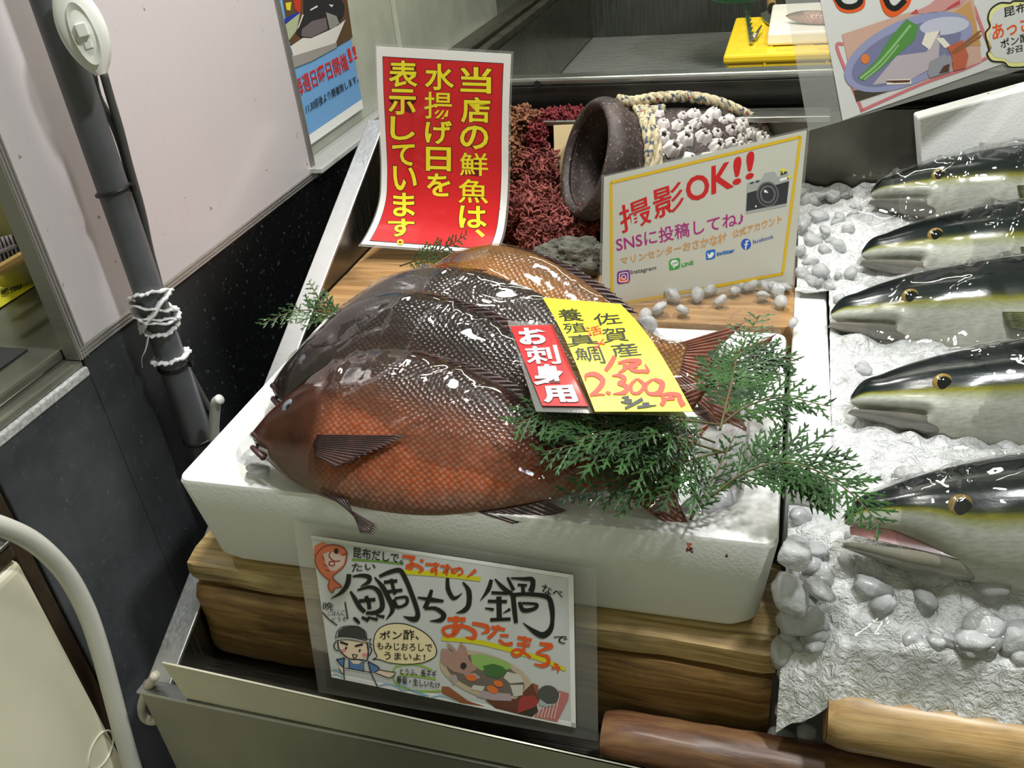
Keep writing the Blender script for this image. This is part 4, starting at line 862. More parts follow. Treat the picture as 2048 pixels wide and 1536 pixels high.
S.poly('printed_icon', t, BL, rsq(1421, 509, 9.5, .2), .0005); S.poly('printed_icon', t, WH, [(1414, 505), (1417, 508), (1420, 509), (1421, 505), (1424, 504), (1428, 505), (1427, 509), (1424, 514), (1419, 516), (1414, 515), (1417, 513), (1415, 510)], .0007)
S.poly('printed_icon', t, M('round_blue_print', (46, 92, 190), .45), ell(1492, 488, 10, 11), .0005); S.brush('printed_icon', t, WH, [([(1497, 482), (1493, 482), (1492, 486), (1491, 498)], 2.6), ([(1488, 489), (1492, 489), (1496, 488)], 2.2)], .0007)
# blank frames stand where the codes were printed
CG = M('camera_grey', (168, 172, 168), .45); CD_ = M('camera_dark', (54, 54, 58), .45); CM = M('camera_mid', (106, 106, 108), .45)
S.poly('printed_picture', t, CG, [(1494, 366), (1523, 358), (1529, 346), (1549, 343), (1555, 354), (1560, 352), (1577, 348), (1573, 412), (1491, 428)], .0005)
S.poly('printed_picture', t, CD_, [(1494, 386), (1578, 362), (1573, 406), (1492, 422)], .0007)
S.poly('printed_picture', t, CM, ell(1535, 388, 22, 25), .0009); S.poly('printed_picture', t, CD_, ell(1535, 388, 19, 22), .0011); S.poly('printed_picture', t, CM, ell(1535, 388, 16, 18.5), .0013); S.poly('printed_picture', t, CD_, ell(1535, 388, 12, 14), .0015)
S.polys('printed_picture', t, WH, [ell(1530, 382, 3, 3, n=10), ell(1534, 384, 1.6, 1.6, n=8), ell(1511, 412, 2, 2, n=8)], .0017); S.polys('printed_picture', t, CD_, [[(1500, 368), (1507, 366), (1507, 363), (1500, 365)], [(1511, 365), (1518, 363), (1518, 360), (1511, 362)], [(1561, 350), (1574, 346), (1574, 343), (1561, 346)]], .0008); S.poly('printed_picture', t, WH, [(1559, 363), (1573, 359), (1574, 353), (1560, 357)], .0008)
star = lambda x, y, r: [(x + r * (1 if k % 2 == 0 else .35) * cos(k * pi / 4), y + r * (1 if k % 2 == 0 else .35) * sin(k * pi / 4)) for k in range(8)]
S.polys('printed_picture', t, YEL, [star(1566, 340, 8), star(1578, 353, 6)], .0012)

# ------------------------------------------------------------------ cards lying on the fish
pz = lambda u, v, z: ZP(u, v, z)
ZC = .022
S = Sheet.quad(pz(1085, 812, .088 + ZC), pz(1176, 813, .088 + ZC), pz(1104, 650, .100 + ZC), pz(1020, 653, .100 + ZC))
t = thing('card', 'narrow red laminated card with white lettering lying on the fish', 'card', S.fn(.5, .5))
Sl = Sheet.quad(pz(1072, 822, .0865 + ZC), pz(1395, 832, .0865 + ZC), pz(1245, 655, .098 + ZC), pz(1014, 640, .099 + ZC))
Sl.panel('laminate', t, LAM, 0, 1, 0, 1, -.0004, 4, 4, .0004)
S.panel('printed_card', t, M('red_print', (206, 28, 34), .3, coat=.5), 0, 1, 0, 1, .0004, 3, 3, .0004)
S.line('lettering_outline', t, BRN, [("お", qd((1043, 690), (1097, 688), (1085, 657), (1038, 660))), ("刺", qd((1057, 729), (1122, 729), (1112, 692), (1049, 696))), ("身", qd((1072, 770), (1128, 768), (1118, 731), (1068, 733))), ("用", qd((1092, 805), (1155, 805), (1143, 773), (1085, 776)))], .0009, .06)
S.line('lettering', t, WH, [("お", qd((1043, 690), (1097, 688), (1085, 657), (1038, 660))), ("刺", qd((1057, 729), (1122, 729), (1112, 692), (1049, 696))), ("身", qd((1072, 770), (1128, 768), (1118, 731), (1068, 733))), ("用", qd((1092, 805), (1155, 805), (1143, 773), (1085, 776)))], .0012, .04)
bl, br, tr, tl = pz(1190, 823, .092 + ZC), pz(1386, 823, .092 + ZC), pz(1241, 608, .108 + ZC), pz(1085, 595, .108 + ZC)
S = Sheet(lambda a, b: (bl * (1 - a) + br * a) * (1 - b) + (tl * (1 - a) + tr * a) * b + Vector((0, 0, .010 * sin(pi * b))))
t = thing('price_card', 'long yellow handwritten price card lying across the fish beside the red card', 'price card', S.fn(.5, .5))
YC = M('yellow_card', (244, 238, 54), .45)
S.panel('card_sheet', t, YC, 0, 1, 0, 1, .0, 4, 16, .0006)
HW = M('marker_black', (30, 36, 26), .5); HR = M('marker_red', (228, 62, 30), .5)
S.line('handwriting', t, HW, [("佐", qd((1191, 652), (1246, 647), (1234, 626), (1184, 629))), ("賀", qd((1206, 687), (1260, 682), (1250, 655), (1203, 658))), ("産", qd((1229, 716), (1284, 711), (1270, 685), (1215, 690)))], .0006, .004)
S.line('handwriting', t, HW, [("養", qd((1119, 643), (1170, 642), (1157, 617), (1113, 620))), ("殖", qd((1130, 668), (1178, 664), (1167, 645), (1124, 648))), ("真", qd((1136, 695), (1199, 688), (1184, 668), (1135, 672))), ("鯛", qd((1152, 720), (1213, 728), (1198, 690), (1148, 698)))], .0006, .003)
S.line('handwriting', t, HR, [("活", qd((1176, 675), (1206, 668), (1200, 652), (1170, 656))), ("〆", qd((1190, 700), (1213, 694), (1208, 678), (1186, 684)))], .0008, .01)
C5 = lambda p: (1020 + p[0] * .18555, 590 + p[1] * .18555)
S.brush('handwriting', t, HR, [([(1130, 665), (1085, 745), (1030, 820)], [40, 46, 36]), ([(1165, 740), (1260, 715), (1390, 712), (1380, 745), (1260, 765)], [26, 32, 38, 36, 20]), ([(1230, 735), (1235, 800), (1165, 845)], [36, 40, 14]), ([(1250, 790), (1380, 775)], 24), ([(1300, 740), (1300, 800), (1360, 825), (1440, 825), (1490, 825), (1455, 750)], [26, 28, 34, 34, 34, 12])], .0007, C5, .225)
S.brush('handwriting', t, HR, [([(815, 925), (825, 870), (920, 860), (1000, 925), (960, 1010), (862, 1085)], [12, 34, 46, 50, 46, 18]), ([(862, 1085), (930, 1075), (1025, 1078)], [24, 26, 12]), ([(1035, 1050), (1085, 1070)], [22, 34]), ([(1100, 875), (1185, 872), (1235, 915), (1165, 958), (1250, 985), (1240, 1050), (1110, 1072)], [14, 40, 44, 20, 48, 46, 10]),
    ([(1370, 905), (1305, 975), (1320, 1055), (1395, 1055), (1445, 975), (1375, 905)], [20, 36, 26, 30, 38, 20]), ([(1545, 908), (1465, 975), (1490, 1060), (1600, 1060), (1640, 960), (1550, 908)], [20, 36, 26, 50, 56, 24]),
    ([(1640, 1095), (1660, 1145), (1630, 1195)], [34, 44, 40]), ([(1590, 1085), (1720, 1070), (1815, 1085), (1830, 1130), (1870, 1200)], [16, 36, 44, 46, 52]), ([(1655, 1130), (1780, 1120)], 28), ([(1728, 1080), (1720, 1125)], 30)], .0007, C5, .225)
S.brush('handwriting', t, HW, [([(1205, 1110), (1270, 1108), (1240, 1135), (1300, 1145), (1265, 1165), (1195, 1155)], [14, 30, 18, 34, 28, 14]), ([(1430, 1125), (1340, 1175), (1240, 1228)], [34, 30, 24]), ([(1425, 1178), (1490, 1178), (1450, 1205)], [22, 28, 22]), ([(1370, 1215), (1460, 1205), (1580, 1193)], [26, 26, 8])], .0007, C5, .225)

# ------------------------------------------------------------------ hot pot sign hanging on the foam front
S = Sheet.quad(YP(664, 1354, -.062), YP(1152, 1455, -.070), YP(1147, 1150, -.012), YP(622, 1070, -.008))
t = thing('sign', 'hand drawn hot pot recipe sign in clear film hanging on the foam box front', 'sign', S.fn(.5, .5))
SF = Sheet.quad(YP(636, 1385, -.066), YP(1196, 1484, -.074), YP(1192, 1140, -.0085), YP(584, 1042, -.0045))
SF.panel('clear_cover', t, mat_clear('clear_cover', k=1.0, rough=.1, haze=.07), 0, 1, 0, 1, -.001, 4, 4, .0004)
S.panel('paper', t, M('grey_paper', (204, 206, 204), .35, coat=.3), 0, 1, 0, 1, .0004, 4, 4, .0004)
S.panel('white_margin', t, PAPER, .982, 1, 0, 1, .0006, 1, 4, .0002); S.panel('white_margin', t, PAPER, 0, 1, .978, 1, .0006, 4, 1, .0002); S.panel('white_margin', t, PAPER, 0, 1, 0, .03, .0006, 4, 1, .0002)
C1 = lambda p: (600 + p[0] * .15625, 1060 + p[1] * .15625)
C2 = lambda p: (860 + p[0] * .15625, 1100 + p[1] * .15625)
C3 = lambda p: (640 + p[0] * .15625, 1210 + p[1] * .15625)
C4 = lambda p: (860 + p[0] * .14648, 1260 + p[1] * .14648)
BRU = M('brush_ink', (20, 22, 18), .55); ORM = M('orange_marker', (226, 92, 34), .5); YM_ = M('yellow_marker', (214, 208, 30), .5); GM = M('green_marker', (150, 188, 76), .5)
k_ = .15625
S.brush('brush_stroke', t, YM_, [([(1330, 530), (1700, 555), (2048, 575)], 62)], .0008, C1, k_); S.brush('brush_stroke', t, YM_, [([(0, 300), (330, 330), (650, 370)], 56)], .0008, C2, k_)
S.brush('brush_stroke', t, YM_, [([(150, 1130), (600, 1170), (1050, 1280), (1450, 1400), (1740, 1530)], [50, 60, 60, 60, 40])], .0008, C2, k_)
S.brush('brush_stroke', t, M('green_underline', (112, 152, 62), .5), [([(670, 375), (1000, 395), (1330, 430)], 26)], .0008, C1, k_)
S.brush('brush_lettering', t, BRU, [([(635, 560), (615, 680), (540, 790), (400, 875)], [60, 66, 50, 8]), ([(680, 590), (800, 578), (890, 600), (880, 660), (780, 718)], [24, 50, 62, 54, 10]), ([(650, 780), (705, 870), (770, 980), (835, 1045)], [26, 54, 60, 50]),
    ([(740, 765), (900, 725), (1000, 770), (1050, 880), (1055, 990), (980, 1050), (850, 1060)], [26, 46, 60, 62, 64, 60, 40]), ([(760, 905), (970, 885)], 48), ([(850, 840), (885, 930), (895, 1010)], 50), ([(690, 1115), (730, 1150), (768, 1192)], [30, 48, 30]), ([(795, 1110), (885, 1155)], [34, 50]), ([(870, 1112), (1000, 1145)], [26, 40]), ([(980, 1090), (1085, 1108)], [24, 44]),
    ([(960, 600), (1060, 720), (1130, 850), (1190, 1010), (1110, 1142)], [18, 62, 66, 62, 8]), ([(1020, 590), (1150, 535), (1280, 512), (1350, 610), (1430, 800), (1510, 1040), (1490, 1130), (1420, 1132), (1325, 1098)], [40, 56, 62, 60, 58, 58, 76, 60, 8]), ([(1080, 665), (1250, 645)], 44), ([(1130, 785), (1315, 765)], 44), ([(1170, 620), (1220, 820)], 44), ([(1205, 880), (1240, 970), (1300, 975), (1372, 930), (1360, 855), (1215, 870)], [44, 50, 36, 44, 40, 30]),
    ([(1510, 858), (1700, 890), (1842, 905)], [22, 60, 34]), ([(1690, 760), (1650, 890), (1600, 1000)], [40, 62, 58]), ([(1600, 1000), (1740, 1000), (1845, 1080), (1800, 1148), (1665, 1160)], [36, 50, 64, 62, 8])], .0010, C1, k_)
S.brush('brush_lettering', t, BRU, [([(228, 355), (235, 490), (290, 600), (340, 605), (420, 545)], [40, 58, 56, 40, 6]), ([(425, 405), (500, 520), (500, 690), (440, 770), (335, 802)], [20, 66, 66, 60, 6]), ([(790, 375), (750, 500), (650, 642)], [46, 58, 8]), ([(835, 365), (930, 470), (1050, 560)], [18, 56, 56]), ([(790, 540), (1000, 552)], 40), ([(745, 650), (990, 655)], 42), ([(885, 590), (892, 880)], 66), ([(708, 738), (820, 758)], [18, 40]), ([(1030, 750), (938, 805)], [40, 8]), ([(775, 888), (1035, 878)], 44), ([(1065, 560), (1085, 760), (1105, 930)], [64, 62, 50]),
    ([(995, 345), (1075, 510)], [30, 50]), ([(1040, 355), (1200, 365), (1310, 372), (1318, 450), (1292, 530)], [20, 46, 60, 66, 76]), ([(1125, 440), (1245, 448)], 34), ([(1190, 455), (1200, 560)], 46), ([(1050, 570), (1250, 560), (1500, 595), (1560, 720), (1570, 900), (1540, 1020), (1450, 1085), (1340, 1040), (1190, 925)], [50, 50, 60, 70, 50, 70, 84, 64, 8]), ([(1145, 660), (1200, 765), (1340, 745), (1365, 690), (1180, 675)], [40, 60, 46, 40, 30])], .0010, C2, k_)
S.brush('brush_lettering', t, ORM, [([(230, 880), (460, 882)], 54), ([(340, 840), (318, 1000), (300, 1085)], 52), ([(420, 930), (330, 1060), (220, 1092), (170, 1010), (260, 970), (440, 972), (570, 1040), (560, 1120), (455, 1112)], [36, 46, 44, 40, 40, 46, 56, 60, 16]), ([(545, 930), (720, 968), (740, 1030), (660, 1062)], [40, 56, 56, 14]), ([(790, 982), (965, 1012)], 44), ([(885, 960), (830, 1050), (745, 1125)], 46), ([(900, 1085), (1010, 1092)], 36), ([(885, 1140), (960, 1200), (1062, 1192)], [36, 44, 50]),
    ([(1125, 1112), (1305, 1150)], 44), ([(1118, 1195), (1285, 1212)], 44), ([(1215, 1100), (1195, 1290), (1095, 1350), (1055, 1295), (1150, 1272), (1295, 1372)], [44, 46, 40, 34, 40, 30]), ([(1405, 1190), (1560, 1225), (1365, 1310), (1500, 1360), (1515, 1440), (1440, 1475), (1335, 1452)], [40, 60, 20, 50, 56, 50, 16]), ([(1590, 1450), (1645, 1470)], 30), ([(1560, 1505), (1650, 1500), (1635, 1560)], [30, 40, 20])], .0010, C2, k_)
S.brush('brush_lettering', t, ORM, [([(1315, 330), (1480, 350)], 44), ([(1420, 330), (1440, 470), (1390, 490), (1375, 450), (1480, 440), (1570, 500), (1520, 545)], [36, 40, 34, 30, 40, 44, 20]), ([(1545, 375), (1585, 400)], 34), ([(1610, 432), (1790, 440)], 34), ([(1740, 410), (1740, 500), (1690, 530), (1690, 500), (1745, 490), (1745, 575)], 30), ([(1800, 455), (1930, 470)], 32), ([(1890, 430), (1890, 520), (1850, 540), (1850, 515), (1890, 510), (1880, 575)], 28)], .0010, C1, k_)
S.brush('brush_lettering', t, ORM, [([(270, 220), (310, 290)], 22), ([(390, 215), (320, 290), (285, 280), (300, 240), (400, 235), (420, 290), (360, 322)], 24), ([(590, 250), (480, 345)], [46, 18])], .0010, C2, k_)
S.line('handwriting', t, INK, [("昆布だしで。", qd(C1((690, 345)), C1((1320, 430)), C1((1320, 300)), C1((690, 212)))), ("たい", qd(C1((670, 530)), C1((970, 500)), C1((970, 425)), C1((670, 420))))], .0010, .012)
S.line('handwriting', t, INK, [("なべ", qd(C2((1440, 560)), C2((1700, 610)), C2((1700, 520)), C2((1440, 425)))), ("で", qd(C2((1590, 1195)), C2((1760, 1195)), C2((1760, 1100)), C2((1590, 1095))))], .0010, .012)
S.line('handwriting', t, INK, [("晩", qd(C1((300, 1020)), C1((430, 1025)), C1((430, 920)), C1((300, 920)))), ("ごはんに", qd(C1((360, 1090)), C1((580, 1090)), C1((580, 1005)), C1((355, 1040)))), ("どうぞ", qd(C1((410, 1170)), C1((605, 1165)), C1((605, 1100)), C1((410, 1115))))], .0010, .0)
S.brush('drawn_line', t, INK, [([(290, 1045), (380, 1140), (480, 1215)], 14), ([(582, 915), (600, 1030), (618, 1135)], 16)], .0010, C1, k_)
FO = M('fish_drawing', (226, 122, 84), .5); FOL = M('fish_drawing_line', (150, 62, 40), .5)
fishp = [(610, 290), (560, 220), (470, 190), (370, 190), (270, 240), (205, 330), (210, 440), (270, 540), (340, 610), (380, 640), (365, 720), (415, 800), (450, 740), (540, 725), (470, 660), (425, 610), (450, 560), (530, 500), (590, 420)]
S.poly('drawn_picture', t, FO, [C1(p) for p in fishp], .0008); S.poly('drawn_picture', t, M('fish_belly_drawing', (226, 196, 184), .5), [C1(p) for p in ((590, 330), (480, 300), (400, 270), (300, 300), (330, 420), (400, 520), (460, 520), (560, 440))], .0009)
S.poly('drawn_picture', t, FO, [C1(p) for p in ((370, 190), (290, 150), (190, 200), (180, 330), (210, 330), (270, 240))], .0008)
S.brush('drawn_line', t, FOL, [(fishp + fishp[:1], 12), ([(400, 270), (380, 330), (440, 390), (520, 390)], 14), ([(380, 400), (440, 400), (440, 450), (380, 440), (385, 400)], 14), ([(540, 320), (600, 300)], 14), ([(290, 330), (320, 380)], 8), ([(300, 430), (350, 460)], 8), ([(330, 500), (390, 520)], 8)], .0011, C1, k_); S.polys('drawn_picture', t, INK, [[C1(p) for p in ell(470, 265, 28, 34)]], .0011)
# chef drawing
SKN = M('skin_drawing', (236, 212, 186), .5); BLU = M('blue_drawing', (92, 124, 176), .5); PNK = M('pink_drawing', (226, 140, 150), .5); WV = M('wave_drawing', (146, 188, 210), .5); CRM = M('cream_balloon', (238, 222, 178), .5)
S.poly('drawn_picture', t, SKN, [C3(p) for p in ((235, 450), (600, 460), (620, 560), (600, 660), (540, 690), (380, 680), (280, 600), (245, 540))], .0008)
S.poly('drawn_picture', t, M('hair_drawing', (60, 58, 56), .6), [C3(p) for p in ((230, 400), (240, 330), (300, 280), (400, 265), (500, 275), (580, 330), (605, 440), (400, 405))], .0009)
S.polys('drawn_picture', t, BLU, [[C3(p) for p in ((215, 690), (320, 670), (310, 790), (270, 760))], [C3(p) for p in ((385, 700), (540, 720), (560, 840), (380, 800))], [C3(p) for p in ((620, 710), (765, 800), (700, 860), (650, 850))]], .0008)
S.polys('drawn_picture', t, SKN, [[C3(p) for p in ((245, 800), (270, 770), (310, 800), (300, 880))], [C3(p) for p in ((720, 860), (765, 820), (900, 850), (965, 870), (890, 925))], [C3(p) for p in ((390, 700), (540, 715), (500, 750), (430, 745))]], .0009)
S.polys('drawn_picture', t, PNK, [[C3(p) for p in ell(305, 578, 32, 20)], [C3(p) for p in ell(575, 632, 32, 22)]], .0010)
S.brush('drawn_line', t, INK, [([(235, 450), (245, 540), (290, 610), (380, 680), (500, 690), (600, 705), (625, 600), (605, 470)], 15), ([(205, 420), (225, 330), (290, 275), (390, 262), (500, 272), (590, 340), (610, 440)], 9), ([(205, 420), (260, 400), (330, 400), (420, 410), (500, 430), (600, 455)], 8), ([(205, 450), (300, 440), (420, 445), (600, 480)], 8), ([(215, 460), (185, 500), (200, 560), (245, 585)], 13), ([(630, 520), (668, 560), (650, 620), (620, 640)], 13), ([(610, 440), (660, 430), (640, 470), (670, 510), (610, 480)], 9),
    ([(265, 465), (365, 500)], 26), ([(455, 520), (555, 495)], 26), ([(420, 625), (485, 635), (445, 672), (420, 625)], 10), ([(330, 540), (350, 550)], 34), ([(505, 572), (525, 580)], 34), ([(320, 670), (310, 800), (320, 950)], 12), ([(375, 690), (380, 800)], 10), ([(325, 800), (450, 820), (660, 858)], 10), ([(560, 715), (570, 840)], 10), ([(620, 710), (660, 860), (750, 1050)], 12), ([(215, 690), (270, 760), (310, 790)], 10), ([(215, 690), (320, 670)], 10), ([(620, 710), (765, 800), (700, 860)], 10), ([(245, 800), (300, 880)], 8), ([(765, 820), (890, 845), (965, 855), (960, 890), (900, 928), (720, 865)], 9)], .0012, C3, k_)
S.brush('drawn_line', t, WV, [([(160, 820), (230, 830), (300, 880)], 20), ([(165, 880), (230, 890), (300, 920)], 16), ([(760, 1030), (850, 1010), (960, 1030), (1060, 1090)], 22), ([(980, 1030), (1080, 1030), (1180, 1090), (1380, 1170)], 20), ([(1060, 1090), (1200, 1090), (1400, 1160)], 14), ([(1420, 1180), (1560, 1160), (1760, 1230)], 18)], .0008, C3, k_)
bal = [(690, 460), (720, 350), (800, 270), (930, 232), (1100, 240), (1280, 310), (1420, 420), (1495, 560), (1470, 660), (1330, 730), (1120, 755), (900, 735), (760, 690), (680, 690), (735, 655), (700, 570)]
S.poly('drawn_picture', t, CRM, [C3(p) for p in bal], .0007); S.brush('drawn_line', t, INK, [(bal + bal[:1], 11)], .0009, C3, k_)
S.line('handwriting', t, INK, [("ポン酢、", qd(C3((770, 435)), C3((1270, 440)), C3((1270, 300)), C3((770, 330)))), ("もみじおろしで", qd(C3((735, 560)), C3((1440, 590)), C3((1440, 490)), C3((735, 470)))), ("うまいよ！", qd(C3((830, 690)), C3((1350, 705)), C3((1350, 625)), C3((830, 590)))), ("とうふ、長ネギ", qd(C3((1030, 880)), C3((1495, 925)), C3((1495, 830)), C3((1030, 800)))), ("春菊・生しいたけ", qd(C3((985, 995)), C3((1540, 1065)), C3((1540, 985)), C3((985, 895))))], .0011, .008)
S.brush('drawn_line', t, GM, [([(1440, 830), (1250, 760), (1020, 770), (945, 830), (960, 970), (1080, 1060), (1300, 1100), (1560, 1095)], 22), ([(1030, 885), (1250, 905), (1490, 945)], 24)], .0008, C3, k_)
# hot pot photograph
def P4(nm, rgb, *ls, h=.0010): S.polys('printed_picture', t, M(nm, rgb, .4, coat=.2), [[C4(p) for p in l] for l in ls], h)
P4('pot_wood', (150, 92, 54), [(165, 765), (260, 770), (520, 960), (760, 1040), (420, 990), (250, 900), (165, 850)], ((1410, 720), (1480, 750), (1490, 900), (1420, 1000), (1350, 900)), h=.0008)
P4('pot_dark', (58, 50, 44), [(760, 950), (1150, 940), (1420, 880), (1480, 1100), (1400, 1180), (1250, 1150), (900, 1060)], h=.0009)
P4('pot_rim', (196, 178, 150), ell(770, 620, 660, 290, .33, 40), h=.0010); P4('pot_inside', (112, 100, 92), ell(760, 610, 560, 225, .33, 40), h=.0012)
P4('pot_side', (106, 58, 42), [(770, 950), (1180, 930), (1400, 720), (1490, 960), (1440, 1040), (1200, 1130), (900, 1050)], h=.0011)
P4('pot_stripe', (164, 60, 56), [(1250, 900), (1420, 880), (1495, 960), (1440, 1040), (1200, 1130), (1210, 1000)], h=.0012)
P4('lettuce', (146, 186, 100), [(560, 340), (700, 320), (900, 370), (1080, 440), (1120, 520), (1000, 540), (700, 540), (580, 450)], h=.0014); P4('greens', (66, 112, 54), [(730, 480), (870, 450), (1000, 490), (1060, 560), (940, 650), (780, 610)], h=.0016)
P4('fish_head_photo', (176, 138, 126), [(150, 420), (160, 250), (250, 250), (330, 300), (220, 160), (290, 190), (380, 290), (420, 160), (500, 240), (540, 400), (660, 520), (500, 600), (330, 560), (220, 480)], h=.0014); P4('fish_eye_photo', (40, 38, 40), ell(465, 478, 42, 46, 0, 14), h=.0017)
P4('tofu_photo', (206, 202, 190), [(1060, 560), (1230, 600), (1290, 700), (1100, 720), (1010, 640)], [(1100, 740), (1280, 740), (1270, 880), (1150, 900)], [(600, 740), (760, 760), (720, 830), (560, 800)], h=.0014)
P4('fillet_photo', (178, 160, 164), [(720, 820), (960, 850), (1100, 860), (1120, 960), (860, 950), (640, 890)], [(260, 610), (360, 600), (390, 680), (330, 740)], [(450, 580), (620, 580), (700, 640), (560, 690)], h=.0013)
P4('carrot_photo', (226, 116, 50), ell(570, 640, 80, 46, .2, 12), ell(940, 720, 70, 44, .3, 12), ell(860, 800, 84, 50, .4, 12), h=.0016)
P4('cloth_photo', (190, 116, 112), [(1760, 820), (1900, 860), (1890, 950), (1740, 1250), (1420, 1180), (1500, 1080), (1720, 1020)], h=.0009)
S.brush('printed_picture', t, M('cloth_stripe', (232, 218, 210), .5), [([(1780 + 24 * i - 70 * i, 850 + 22 * i), (1660 - 46 * i + 40, 1200 - 4 * i)], 10) for i in range(6)], .0011, C4, .14648)
P4('bowl_photo', (80, 82, 78), ell(1620, 880, 148, 130, .3, 24), h=.0012); P4('bowl_shine', (176, 180, 178), [(1500, 930), (1600, 1000), (1720, 1000), (1600, 1040), (1500, 1010)], h=.0013)

# ------------------------------------------------------------------ octopus pot with rope and barnacles
A = Vector((-.80, -.48, .36)).normalized(); mouth = YP(1172, 316, .60)
rt = Vector((0, 0, 1)); rt = (rt - A * rt.dot(A)).normalized(); r2 = A.cross(rt)
JM = Matrix(((rt.x, r2.x, -A.x, mouth.x), (rt.y, r2.y, -A.y, mouth.y), (rt.z, r2.z, -A.z, mouth.z), (0, 0, 0, 1)))
t = thing('octopus_pot', 'dark clay octopus pot crusted with barnacles lying on its side', 'pot', JM @ Vector((0, 0, .12)))
prof = [(.066, .006), (.070, -.002), (.077, -.003), (.083, .006), (.084, .018), (.079, .030), (.073, .045), (.074, .062), (.082, .085), (.092, .12), (.097, .16), (.096, .20), (.088, .24), (.07, .268), (.04, .282), (.001, .285)]
inn = [(.001, .27), (.06, .25), (.082, .2), (.083, .14), (.066, .075), (.061, .045), (.066, .02), (.066, .006)]
def rsm(pr, n=60):
    c = bez([(a, b, 0) for a, b in pr], n); return [(p.x, p.y) for p in c]
mj = NT('fired_clay'); v = mj.coord(); n = mj.noise(v, 28, 6, .7); sp = mj.noise(v, 190, 3, .75)
c = mj.ramp(n, [(.3, lin((34, 28, 28))), (.55, lin((62, 52, 50))), (.75, lin((92, 76, 70)))]); c = mj.mix(mj.ramp(sp, [(.60, 0.0), (.68, .8)]), c, lin((172, 150, 128))); mj.base(c); mj.set(Roughness=.6); mj.bump(sp, .5, .002)
mb = MB(); mb.lathe(rsm(inn) + rsm(prof), 72, JM, lambda th, z: .012 * sin(2 * th + 1) + .006 * sin(5 * th + z * 40)); obj('pot_body', mb, mj.m, t, smooth=True)
fpr = pc([(z, r) for r, z in prof[3:15]])
mr = NT('rope_strand'); v = mr.coord(); vo = mr.voro(v, 210); c = mr.ramp(vo.outputs['Color'], [(.0, lin((190, 178, 146))), (.55, lin((160, 150, 120))), (.72, lin((74, 84, 96))), (.80, lin((84, 92, 100))), (.84, lin((140, 66, 62))), (.88, lin((196, 186, 156)))]); mr.b.inputs['Roughness'].default_value = .9
mr.n['Color Ramp'].color_ramp.interpolation = 'CONSTANT' if 'Color Ramp' in mr.n else 'LINEAR'; mr.base(c); mr.bump(mr.noise(v, 300, 3), .6, .001)
def rope(path, r):
    P = bez(path, 90); mb = MB(); m = len(P)
    for s_ in range(3):
        q = []
        for i, p in enumerate(P):
            tt = (P[min(i + 1, m - 1)] - P[max(i - 1, 0)]).normalized(); a = Vector((.2, .3, 1)); a = (a - tt * a.dot(tt)).normalized(); b = tt.cross(a); th = i * .55 + s_ * 2.094
            q.append(p + (a * cos(th) + b * sin(th)) * r * .55)
        mb.tube(q, r * .62, 8)
    return mb
onj = lambda z, th, dr=0: JM @ Vector(((fpr(z) + dr) * cos(th), (fpr(z) + dr) * sin(th), z))
for dz, dr in ((.055, .006), (.066, .007)):
    obj('neck_rope', rope([onj(dz + .004 * sin(3 * a), a, dr) for a in np.linspace(0, 2 * pi, 30)], .0062), mr.m, t, smooth=True)
obj('long_rope', rope([onj(.030, .25, .006), onj(.050, .20, .014), onj(.08, .14, .018), onj(.12, .10, .017), onj(.16, .06, .016), onj(.20, .03, .014), onj(.24, -.03, .012), onj(.268, -.15, .008)], .0072), mr.m, t, smooth=True)
for th0 in (-.30,): obj('long_rope', rope([onj(z, th0 + .25 * sin(z * 20), .006) for z in (.055, .065, .076, .088)], .0055), mr.m, t, smooth=True)
mba = NT('barnacle_shell'); v = mba.coord(); c = mba.ramp(mba.noise(v, 90, 4), [(.3, lin((186, 172, 164))), (.6, lin((226, 222, 220))), (.8, lin((240, 238, 238)))]); mba.base(c); mba.set(Roughness=.7); mba.bump(mba.noise(v, 260, 3), .4, .001)
CAV = M('barnacle_hole', (74, 58, 50), .8)
bmesh_v = []
for k in range(6):
    rng = random.Random(k); n = 30; mb = MB(); top = rng.uniform(.38, .55); hh = rng.uniform(.75, 1.1)
    wob = lambda th, j: 1 + .10 * sin(6 * th + k) + .05 * sin(13 * th + 2 * k) + .06 * sin(2 * th + k * 3)
    pr = [(1.05, -.15), (1.0, 0), (.88, .35 * hh), (.72, .7 * hh), (top, hh), (top * .86, hh * .97), (top * .72, hh * .7), (top * .55, hh * .45), (.01, hh * .42)]
    for r, z in pr:
        for q in range(n):
            th = 2 * pi * q / n; rr = r * wob(th, 0); zz = z * (1 + (.09 * sin(6 * th + k + 1) if z > .5 * hh and r >= top * .8 else 0)); mb.v.append((rr * cos(th), rr * sin(th), zz))
    for i in range(len(pr) - 1):
        for q in range(n): mb.f.append((i * n + q, i * n + (q + 1) % n, (i + 1) * n + (q + 1) % n, (i + 1) * n + q))
    me = bpy.data.meshes.new('barnacle'); me.from_pydata(mb.v, [], mb.f); me.materials.append(mba.m); me.materials.append(CAV)
    mi = [1 if i >= (6 * n) else 0 for i in range(len(mb.f))]; me.polygons.foreach_set('material_index', mi); me.polygons.foreach_set('use_smooth', [True] * len(me.polygons)); bmesh_v.append(me)
rng = random.Random(11); placed = []
tries = 0
